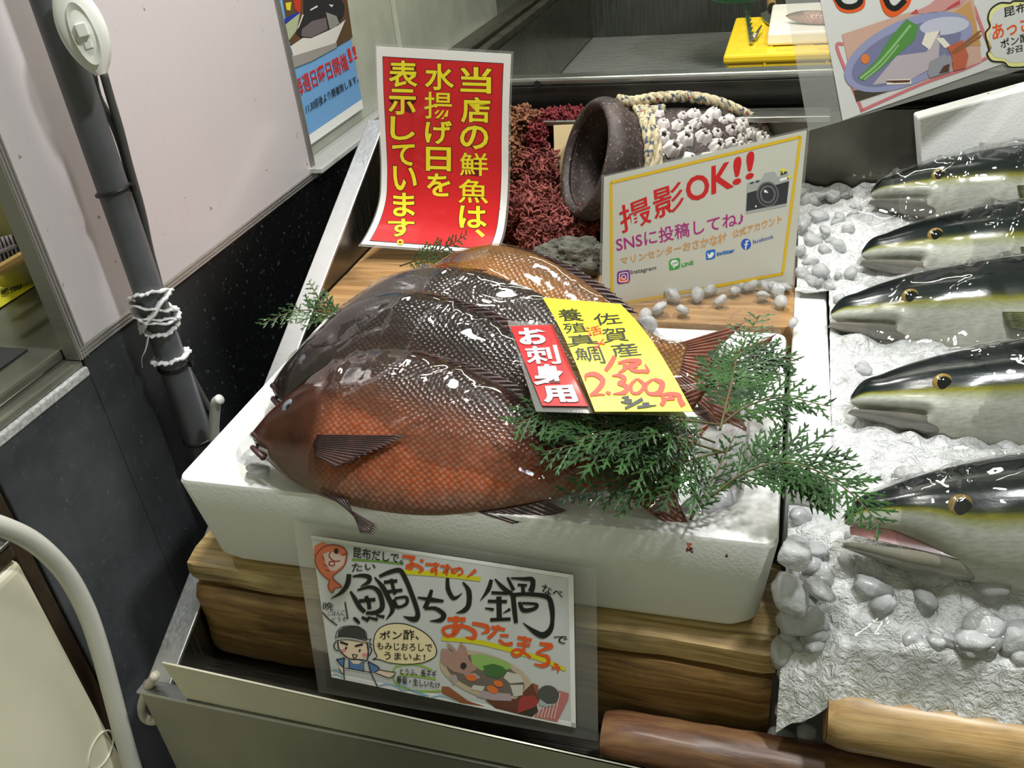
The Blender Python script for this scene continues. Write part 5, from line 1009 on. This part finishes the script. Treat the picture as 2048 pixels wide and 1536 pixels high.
while len(placed) < 62 and tries < 6000:
    tries += 1; z = rng.uniform(.062, .255); th = rng.uniform(-1.75, -.12); s_ = rng.uniform(.0075, .0135)
    if z < .075 and rng.random() < .7: continue
    p = onj(z, th, -.002)
    if any((p - q).length < (s_ + r_0) * .82 for q, r_0 in placed): continue
    placed.append((p, s_)); nrm = (JM.to_3x3() @ Vector((cos(th), sin(th), 0))).normalized(); nrm = (nrm + Vector((rng.uniform(-.2, .2), rng.uniform(-.3, .1), rng.uniform(-.1, .3)))).normalized()
    o = bpy.data.objects.new('barnacle', rng.choice(bmesh_v)); COL.objects.link(o); o.parent = t; o.matrix_parent_inverse = t.matrix_world.inverted()
    o.matrix_basis = Matrix.Translation(p) @ (nrm.to_track_quat('Z', 'Y').to_matrix() @ Matrix.Rotation(rng.uniform(0, 6), 3, 'Z')).to_4x4() @ Matrix.Scale(s_, 4)

# ------------------------------------------------------------------ red coral clumps, rock, cream card
def frizz(name, label, centers, n, mat, L, r, seed, mx=1.0):
    rng = random.Random(seed); mb = MB()
    core = MB()
    for c, ra in centers:
        c = Vector(c); o = len(mb.v)
        mb.lathe([(max(.0005, ra[0] * .80 * cos(a)), ra[2] * .80 * sin(a)) for a in np.linspace(-pi / 2, pi / 2, 12)], 18, Matrix.Translation(c) @ Matrix.Diagonal((1, ra[1] / ra[0], 1, 1)))
        for k in range(n):
            d = Vector((rng.gauss(0, 1), rng.gauss(0, 1), rng.gauss(0, 1))).normalized(); p = c + Vector((d.x * ra[0], d.y * ra[1], d.z * ra[2])) * rng.uniform(.72, .98)
            path = []; dd = (d + Vector((rng.gauss(0, .8), rng.gauss(0, .8), rng.gauss(0, .8)))).normalized()
            m = rng.randint(5, 9)
            for i in range(m):
                path.append(p.copy()); dd = (dd + Vector((rng.gauss(0, .75), rng.gauss(0, .75), rng.gauss(0, .75)))).normalized(); p = p + dd * (L / m)
            mb.tube(path, [r * (1.1 - .5 * i / m) * rng.uniform(.8, 1.25) for i in range(m)], 5, True)
    o = obj(name, mb, mat, None, smooth=True); return tag(o, label, 'coral')
def mat_friz(name, a, b):
    t = NT(name); n = t.noise(t.coord(), 60, 4); t.base(t.ramp(n, [(.35, lin(a)), (.65, lin(b))])); t.set(Roughness=.8, Specular_IOR_Level=.2); t.bump(t.noise(t.coord(), 400, 2), .5, .001); return t.m
frizz('coral_branch', 'brown knobbly coral branch reaching up beside the red sign', [(YP(1045, 240, .70), (.022, .02, .016)), (YP(1030, 285, .69), (.022, .02, .03)), (YP(1025, 340, .66), (.02, .02, .03)), (YP(1015, 265, .70), (.02, .02, .03)), (YP(1022, 400, .655), (.022, .02, .03))], 330, mat_friz('brown_coral', (86, 52, 40), (150, 104, 74)), .018, .0022, 3)
frizz('coral_clump', 'dark red coral clump behind the cream card', [(YP(1100, 243, .725), (.03, .012, .016)), (YP(1140, 240, .725), (.03, .012, .016)), (YP(1075, 280, .68), (.012, .015, .03)), (YP(1165, 243, .725), (.03, .012, .016))], 300, mat_friz('dark_red_coral', (84, 30, 34), (134, 56, 58)), .016, .002, 5)
frizz('coral_clump', 'frizzy reddish brown coral clump filling the hollow left of the pot mouth', [(YP(1074, 340, .665), (.03, .03, .035)), (YP(1060, 410, .62), (.045, .035, .035)), (YP(1100, 452, .59), (.040, .03, .026)), (YP(1050, 462, .635), (.05, .03, .03)), (YP(1100, 480, .575), (.045, .03, .022)), (YP(1150, 455, .59), (.03, .03, .025))], 420, mat_friz('red_brown_coral', (92, 46, 44), (160, 92, 84)), .026, .0016, 7)
bm = bmesh.new(); bmesh.ops.create_icosphere(bm, subdivisions=6, radius=1.0); c0 = YP(1146, 520, .52)
for v in bm.verts:
    d = v.co.copy(); p = Vector((d.x * .052, d.y * .035, d.z * .034)); q = 1 + .30 * noise.noise(d * 1.6) + .13 * noise.noise(d * 4.5)
    ce = noise.voronoi(d * 5.5)[0]; q -= .13 * max(0, .34 - ce[0]) / .34; q += .035 * noise.noise(d * 14) + .02 * noise.noise(d * 30); v.co = p * q + c0
me = bpy.data.meshes.new('lava_rock'); bm.to_mesh(me); bm.free(); mq = NT('lava_stone'); v = mq.coord(); n = mq.noise(v, 50, 6, .7); mq.base(mq.ramp(n, [(.3, lin((52, 52, 44))), (.6, lin((112, 112, 100))), (.8, lin((142, 142, 128)))])); mq.set(Roughness=.9); mq.bump(mq.noise(v, 220, 5, .8), .8, .003)
me.materials.append(mq.m); me.polygons.foreach_set('use_smooth', [True] * len(me.polygons)); o = bpy.data.objects.new('lava_rock', me); COL.objects.link(o); tag(o, 'pitted grey green lava rock below the pot mouth behind the golden fish', 'rock')
S = Sheet.quad(YP(1112, 432, .672), YP(1170, 432, .680), YP(1170, 248, .700), YP(1107, 251, .690)); o = S.panel('card', None, M('cream_card', (232, 210, 160), .6), h=0, thick=.0015); tag(o, 'cream coloured card leaning behind the mouth of the clay pot', 'card')

# ------------------------------------------------------------------ poster hanging at the right
ya = radians(38); p0 = (.70, .60, .2); nn = (sin(ya), -cos(ya), .10)
Q = lambda u, v: PP(u, v, p0, nn)
S = Sheet.quad(Q(1685, 241), Q(2110, 90), Q(2075, -150), Q(1612, -150))
t = thing('poster', 'laminated hand lettered poster with a photo of a pot dish, hanging over the ice', 'poster', S.fn(.5, 0))
SL = Sheet.quad(Q(1618, 262), Q(2120, 118), Q(2090, -155), Q(1545, -155)); SL.panel('clear_cover', t, mat_clear('poster_cover', k=.8, rough=.12, haze=.16), 0, 1, 0, 1, -.001, 4, 4, .0004)
S.panel('paper', t, M('poster_paper', (216, 216, 212), .35, coat=.25), 0, 1, 0, 1, .0004, 4, 4, .0004)
C6 = lambda p: (1640 + p[0] * .19922, p[1] * .19922)
def P6(nm, rgb, *ls, h=.0010): S.polys('printed_picture', t, M(nm, rgb, .4, coat=.2), [[C6(p) for p in l] for l in ls], h)
S.brush('drawn_line', t, M('red_pencil', (206, 120, 124), .5), [([(230, 440), (165, 470), (290, 800), (420, 1110)], 32), ([(400, 1115), (700, 980), (1050, 830), (1450, 690), (1690, 570)], 30), ([(1540, 60), (1620, 280), (1720, 530)], 32)], .0008, C6, .19922)
P6('photo_ground', (206, 168, 150), [(215, 345), (800, 150), (1530, -60), (1620, 620), (1060, 800), (360, 1020)], h=.0009)
P6('photo_dark', (66, 62, 48), [(330, 905), (620, 900), (1060, 790), (360, 1020)], h=.0011); P6('photo_wood', (198, 152, 96), [(1330, 130), (1500, 10), (1610, 460), (1450, 460), (1500, 300)], h=.0011)
rim = ell(880, 520, 690, 320, -.42, 40); P6('bowl_rim', (150, 154, 190), rim, h=.0012); P6('bowl_in', (122, 124, 158), ell(860, 540, 590, 250, -.42, 40), h=.0013); P6('bowl_light', (196, 198, 214), ell(1240, 260, 250, 90, -.1, 20), h=.0014)
P6('broth', (188, 176, 182), [(560, 800), (760, 560), (1060, 520), (1200, 300), (1180, 640), (900, 800), (520, 850)], h=.0014)
P6('herb_leaf', (84, 142, 70), [(370, 780), (560, 600), (700, 370), (860, 190), (980, 260), (940, 400), (760, 560), (560, 720), (430, 810)], h=.0016); S.brush('printed_picture', t, M('herb_stalk', (140, 186, 118), .5), [([(390, 790), (560, 650), (720, 470), (900, 250)], 26), ([(430, 800), (600, 660), (780, 450)], 18)], .0018, C6, .19922)
P6('carrot_slice', (224, 126, 62), ell(445, 590, 44, 50, 0, 14), h=.0016); P6('leek', (236, 230, 214), [(1150, 380), (1230, 380), (1310, 470), (1240, 480)], [(660, 800), (900, 790), (910, 840), (660, 850)], [(1050, 330), (1190, 310), (1090, 500), (1010, 440)], h=.0016)
P6('scorch', (92, 48, 36), [(655, 808), (895, 802), (890, 824), (740, 830), (660, 822)], h=.0018); P6('morsel', (190, 98, 70), [(1265, 470), (1420, 400), (1480, 560), (1450, 680), (1330, 710), (1310, 560)], h=.0018); P6('cup', (150, 150, 158), [(1070, 740), (1090, 620), (1240, 540), (1320, 600), (1300, 720), (1090, 780)], h=.0017); P6('sauce', (84, 56, 46), [(1180, 740), (1230, 660), (1290, 640), (1280, 720)], h=.0019)
S.brush('printed_picture', t, M('chopstick', (152, 96, 54), .5), [([(1310, 530), (1600, 310)], 22), ([(1330, 540), (1610, 350)], 18)], .002, C6, .19922)
P6('meat_photo', (206, 150, 146), [(900, 140), (1100, 40), (1200, -60), (1500, -60), (1400, 60), (1150, 130)], h=.0012); P6('meat_red', (196, 72, 76), [(1240, 110), (1400, 40), (1390, 0), (1280, 70)], [(900, 140), (960, 90), (980, 130)], h=.0014)
S.brush('brush_lettering', t, ORM, [([(150, -20), (210, 80), (310, 100), (410, 60), (420, -30)], 60), ([(620, -20), (660, 100), (730, 140), (850, 60), (890, -20)], 60)], .0008, C6, .19922); S.brush('brush_lettering', t, BRU, [([(150, -40), (215, 50), (310, 68), (390, 30), (410, -50)], 56), ([(640, -40), (690, 60), (760, 80), (850, 0)], 56)], .0010, C6, .19922)
cloud = [(2080, 10), (1940, 10), (1900, 30), (1800, 30), (1710, 90), (1680, 180), (1700, 265), (1655, 330), (1670, 420), (1690, 500), (1670, 540), (1720, 610), (1840, 625), (1890, 670), (2000, 675), (2090, 660)]
S.poly('drawn_picture', t, M('pale_yellow', (232, 230, 150), .5), [C6(p) for p in cloud], .0008); S.poly('drawn_picture', t, M('poster_paper', (216, 216, 212), .35, coat=.25), [C6((1900 + (p[0] - 1900) * .86, 340 + (p[1] - 340) * .86)) for p in cloud], .0010); S.brush('drawn_line', t, INK, [(cloud, 15)], .0012, C6, .19922)
S.line('handwriting', t, INK, [("昆布", qd(C6((1845, 175)), C6((2070, 110)), C6((2070, 20)), C6((1840, 75)))), ("ポン酢で", qd(C6((1810, 490)), C6((2190, 380)), C6((2180, 300)), C6((1800, 400)))), ("お召し", qd(C6((1870, 550)), C6((2120, 490)), C6((2115, 430)), C6((1865, 480))))], .0012, .012)
S.line('handwriting', t, ORM, [("あっさ", qd(C6((1730, 405)), C6((2110, 300)), C6((2100, 160)), C6((1720, 250)))) ], .0012, .02)

# ------------------------------------------------------------------ blue tuna poster on the counter edge
S = Sheet.quad(XP(545, 318, -.158), XP(735, 195, -.158), XP(692, -60, -.158), XP(500, -10, -.158)); q = lambda u, v: XP(u, v, -.158)
bl, br = q(600, 285), q(733, 197); z0, z1 = .128, .46; y0_, y1_ = .672, .905
S = Sheet.quad((-.158, y0_, z0 + .018), (-.158, y1_, z0 + .018), (-.158, y1_, z1), (-.158, y0_, z1))
t = thing('poster', 'pale blue event poster with a big fish photo behind the whiteboard edge', 'poster', S.fn(.5, 0))
S.panel('paper', t, M('blue_poster', (116, 166, 214), .35, coat=.4), 0, 1, 0, 1, .0, 2, 2, .0006); S.panel('white_margin', t, PAPER, 0, 1, -.05, 0, .0, 2, 1, .0006)
C8 = lambda p: (560 + p[0] * .09766, p[1] * .09766)
def P8(nm, rgb, *ls, h=.0010): S.polys('printed_picture', t, M(nm, rgb, .4, coat=.2), [[C8(p) for p in l] for l in ls], h)
P8('photo_brown', (92, 70, 48), [(0, -300), (1330, -300), (1480, 770), (1150, 960), (300, 1390), (180, 800)], h=.0008); P8('photo_steel', (150, 146, 140), [(60, 1170), (1150, 880), (1150, 970), (640, 1250), (280, 1390), (220, 1250)], h=.0011)
P8('photo_green', (168, 176, 142), [(100, 500), (400, 260), (330, 620), (170, 830)], h=.0010); P8('photo_blue', (40, 56, 150), [(80, 380), (380, 230), (380, 280), (90, 490)], h=.0011); P8('photo_red', (190, 56, 40), [(220, -200), (420, -200), (400, 280), (300, 200)], [(1180, -100), (1290, -100), (1270, 170)], h=.0012); P8('photo_yellow', (214, 196, 60), [(100, 60), (220, 40), (200, 220), (120, 200)], h=.0011)
P8('photo_table', (212, 208, 200), [(200, 950), (450, 780), (1180, 520), (1330, 400), (1130, 880), (260, 1150)], h=.0012)
P8('tuna_dark', (44, 42, 46), [(460, -200), (1200, -200), (1310, 150), (1290, 300), (1180, 500), (1000, 610), (620, 780), (420, 770), (310, 680), (330, 600), (470, 300)], h=.0014); P8('tuna_grey', (108, 98, 100), [(430, 600), (640, 430), (920, 360), (960, 600), (620, 770), (420, 740)], h=.0016); P8('tuna_white', (214, 208, 204), [(330, 600), (440, 300), (470, 300), (370, 560)], [(590, 200), (740, 110), (760, 140), (610, 220)], [(980, 90), (1080, 100), (1040, 150)], h=.0016); P8('tuna_fin', (140, 138, 130), [(920, 250), (1140, 330), (1200, 490), (1000, 600)], h=.0017)
RD = M('poster_red', (206, 44, 38), .45)
S.line('printed_text', t, RD, [("毎週日曜日開催", qd((594, 193), (698, 138), (690, 104), (586, 158)))], .0010, .02); S.line('printed_text', t, RD, [("！", qd((699, 124), (704, 121), (698, 97), (694, 99))), ("！", qd((709, 119), (713, 117), (708, 93), (704, 95)))], .0010, .03)
S.line('printed_text', t, INK, [("11:30前後より開催致します。", qd((612, 228), (717, 163), (713, 149), (610, 208)))], .0010, .015)

# ------------------------------------------------------------------ crate, board and tools in the sink
cy = .95; c0 = YP(1452, 110, cy); zc = c0.z; cx = c0.x
YPL = M('yellow_plastic', (240, 204, 40), .35, coat=.3, bump=(40, .1)); t = thing('crate', 'yellow plastic crate standing in the sink under the white cutting board', 'crate', (cx + .2, cy + .15, .05))
mb = MB(); mb.box(cx, cx + .40, cy, cy + .30, .05, zc - .012); obj('crate_body', mb, YPL, t, bevel=.006)
mb = MB(); mb.box(cx - .004, cx + .404, cy - .004, cy + .304, zc - .014, zc); obj('crate_rim', mb, YPL, t, bevel=.004)
mb = MB()
for i in range(12):
    for j in range(9):
        if (i + j) % 2 == 0: mb.box(cx + .014 + i * .032, cx + .040 + i * .032, cy + .014 + j * .031, cy + .040 + j * .031, zc - .002, zc + .0012)
tag(obj('raised_grid', mb, M('yellow_plastic_worn', (226, 186, 40), .45, var=(40, .15)), t, bevel=.0005), kind='stuff')
for k in range(4): obj('crate_rib', MB().box(cx + .06 + k * .095, cx + .063 + k * .095, cy - .003, cy + .001, .055, zc - .014), YPL, t)
b0 = ZP(1534, 93, zc + .001); b1 = ZP(1566, 4, zc + .001)
t = tag(obj('cutting_board', MB().box(b0.x, b0.x + .36, b0.y, b0.y + .25, zc + .0015, zc + .022), M('board_white', (232, 228, 214), .4, coat=.15, var=(20, .06)), None, bevel=.004), 'thick white cutting board lying on the yellow crate', 'cutting board')
zt = zc + .003
t = thing('fish_scaler', 'serrated steel fish scaling strip on the yellow crate', 'tool', ZP(1502, 60, zt)); mb = MB(); a, b = ZP(1494, 12, zt), ZP(1506, 88, zt); ax = (b - a); n = 9; sd = Vector((ax.y, -ax.x, 0)).normalized() * -1
for k in range(n):
    p, q = a + ax * (k / n), a + ax * ((k + 1) / n); mid = (p + q) / 2
    mb.hexa([p - sd * .006, p, q - sd * .006, q - sd * .001, p - sd * .006 + Vector((0, 0, .004)), p + sd * .004 + Vector((0, 0, .004)), q - sd * .006 + Vector((0, 0, .004)), q - sd * .001 + Vector((0, 0, .004))])
obj('serrated_blade', mb, STEEL, t); obj('spur', MB().tube([ZP(1508, 76, zt + .004), ZP(1523, 51, zt + .008)], [.004, .0012], 8), STEEL, t, smooth=True)
t = thing('knife', 'short broad knife with wooden handle on the yellow crate beside the board', 'knife', ZP(1545, 30, zt)); zz = Vector((0, 0, .003)); K = [ZP(u, v, zt) for u, v in ((1521, 30), (1532, 25), (1552, 22), (1556, 40), (1551, 52), (1540, 52), (1528, 44))]
mb = MB(); mb.add(K + [p + zz for p in K], [tuple(range(7)), tuple(range(13, 6, -1))] + [(i, (i + 1) % 7, 7 + (i + 1) % 7, 7 + i) for i in range(7)]); obj('blade', mb, M('blade_steel', (150, 146, 136), .3, .8), t)
obj('ferrule', MB().tube([ZP(1546, 24, zt + .006), ZP(1544, 13, zt + .007)], .0075, 12), M('black_ferrule', (28, 26, 24), .4), t, smooth='angle'); obj('handle', MB().tube([ZP(1544, 13, zt + .007), ZP(1540, -16, zt + .009)], [.0085, .0095], 12), M('knife_handle', (170, 132, 84), .5, var=(50, .15)), t, smooth='angle')
MX, L = frame(ZP(1572, 32, zc + .034), ZP(1760, 40, zc + .03), radians(20)); t = thing('fish', 'pinkish grey fish lying on the white cutting board behind the poster', 'fish', ZP(1570, 32, zc + .03))
mb, *_ = body_mesh(L, YD, YV, YTK, MX, .90, (.232, .035, 0, .05), ((-.01, -.012), (.07, -.026)), 70, 32); obj('body', mb, mat_bream('pinkish_fish', (176, 140, 124), (166, 124, 108), (120, 92, 82), (140, 96, 80), head=(92, 72, 64)), t, smooth=True)
obj('tail_fin', fin_mesh(MX, L, [(.88, .014), (.895, .006), (.895, -.006), (.88, -.014)], [(1.03, .125), (.945, .015), (.945, -.015), (1.03, -.125)], rays=10), FIN, t, smooth=True)
pb = ZP(1478, 1, zc); tag(obj('bowl', MB().lathe([(.045, 0), (.09, .018), (.12, .05), (.135, .085), (.14, .087), (.138, .091), (.128, .085), (.115, .052), (.085, .022), (.04, .005), (.001, .004)], 48, Matrix.Translation((pb.x, pb.y, zc + .002))), M('green_plastic', (34, 150, 70), .35, coat=.4), None, smooth=True), 'green plastic bowl on the far corner of the yellow crate', 'bowl')

# ------------------------------------------------------------------ things on the neighbouring counter, cooler and hose
S = Sheet.quad(ZP(-60, 655, .1015), ZP(83, 562, .1015), ZP(72, 532, .104), ZP(-40, 560, .1015)); t = thing('price_card', 'yellow price card lying on the steel counter at the left edge', 'price card', S.fn(.5, .5)); S.panel('card_sheet', t, YC, h=.0005, nu=3, nv=3, thick=.0006)
S.line('handwriting', t, HW, [("養殖", qd((2, 600), (40, 578), (36, 563), (0, 584))), ("サバ", qd((34, 583), (70, 562), (60, 553), (28, 570)))], .0009, .02); S.brush('handwriting', t, HR, [([(-6, 552), (8, 548), (12, 556), (0, 562)], 3)], .0009)
o = obj('rubber_mat', MB().box(-.45, -.20, -.02, .072, .1002, .1025), M('black_rubber', (30, 32, 32), .6), None, bevel=.001); tag(o, 'dark rubber mat strip on the counter under the yellow price card', 'mat')
q = lambda u, v: XP(u, v, -.26)
o = obj('wooden_stick', MB().tube([q(-30, 556), q(44, 513)], .0062, 8), M('bare_wood', (214, 176, 104), .6), None, smooth='angle'); tag(o, 'thin square wooden stick leaning beside the dark basket', 'stick')
t = thing('basket', 'dark openwork plastic basket at the far left behind the wooden stick', 'basket', q(0, 500)); q2 = lambda u, v: XP(u, v, -.30); mb = MB(); mb.add([q2(-40, 560), q2(44, 512), q2(26, 470), q2(-40, 490)], [(0, 1, 2, 3)]); obj('basket_wall', mb, M('basket_dark', (40, 24, 30), .5), t)
for k in range(9): obj('rib', MB().tube([XP(-28 + 8 * k, 540 - 5.5 * k * .6, -.298), XP(-44 + 8 * k, 486 - 2 * k, -.298)], .0016, 6), M('basket_rib', (196, 190, 200), .4), t, smooth=True)
obj('band', MB().tube([XP(-40, 520, -.297), XP(30, 492, -.297)], .003, 6), M('basket_rib', (196, 190, 200), .4), t, smooth=True)
mb = MB(); cb = XP(14, 400, -.34)
mb.lathe([(.001, -.10), (.055, -.095), (.07, -.05), (.066, 0), (.058, .05), (.03, .08), (.001, .085)], 30, Matrix.Translation(cb) @ Matrix.Diagonal((.5, 1, 1, 1)), lambda th, z: .12 * sin(3 * th + z * 40) + .05 * sin(8 * th)); o = obj('bag', mb, M('yellow_green_bag', (176, 172, 110), .4, coat=.2), None, smooth=True); tag(o, 'slack yellow green plastic bag behind the left edge of the whiteboard', 'bag')
xf = -.118; tp_ = XP(42, 1112, xf); yf = tp_.y; zt_ = tp_.z
CRE = M('cream_plastic', (236, 232, 206), .4, coat=.15, var=(5, .06))
t = thing('cooler', 'big cream plastic cooler box in the near left corner beside the hose', 'cooler', (-.3, yf - .3, -.82))
mb = MB(); mb.box(-.60, xf, yf - .62, yf, -.82, zt_); obj('cooler_body', mb, CRE, t, bevel=.012, segs=4)
mb = MB(); mb.box(-.60, xf - .002, yf - .62, yf - .002, zt_ + .0005, zt_ + .018); obj('dark_trim', mb, M('brown_trim', (74, 58, 44), .5), t, bevel=.003)
mb = MB(); mb.box(-.60, xf - .001, yf - .62, yf - .001, zt_ + .0185, zt_ + .0225); obj('steel_edge', mb, STEEL, t, bevel=.001)
R_ = [XP(*p, xf + .0006) for p in ell(202, 1500, 19, 42, .42, 40)]
obj('oval_mark', MB().tube(R_ + [R_[0]], .0011, 6, False), M('pale_moulding', (232, 230, 212), .35), t, smooth=True)
o = obj('steel_post', MB().box(-.150, -.1405, CY0 - .020, CY0 - .004, -.82, .06), M('brown_steel', (84, 70, 56), .4, .6, var=(8, .3)), None, bevel=.001); tag(o, 'narrow brownish steel post in the gap between the dark panel and the cooler', 'post')
q = lambda u, v: XP(u, v, -.098)
o = obj('hose', MB().tube(bez([q(-70, 1035), q(0, 1052), q(70, 1086), q(130, 1145), q(172, 1220), q(200, 1300), q(222, 1380), q(243, 1460), q(268, 1545), q(300, 1640)], 60), .0098, 20), M('grey_white_hose', (206, 206, 196), .42, coat=.15, var=(9, .08)), None, smooth=True); tag(o, 'thick off white hose curving down in front of the cooler', 'hose')

# ------------------------------------------------------------------ the lettering source is only a tool
bpy.data.objects.remove(_co); bpy.data.curves.remove(_cu)
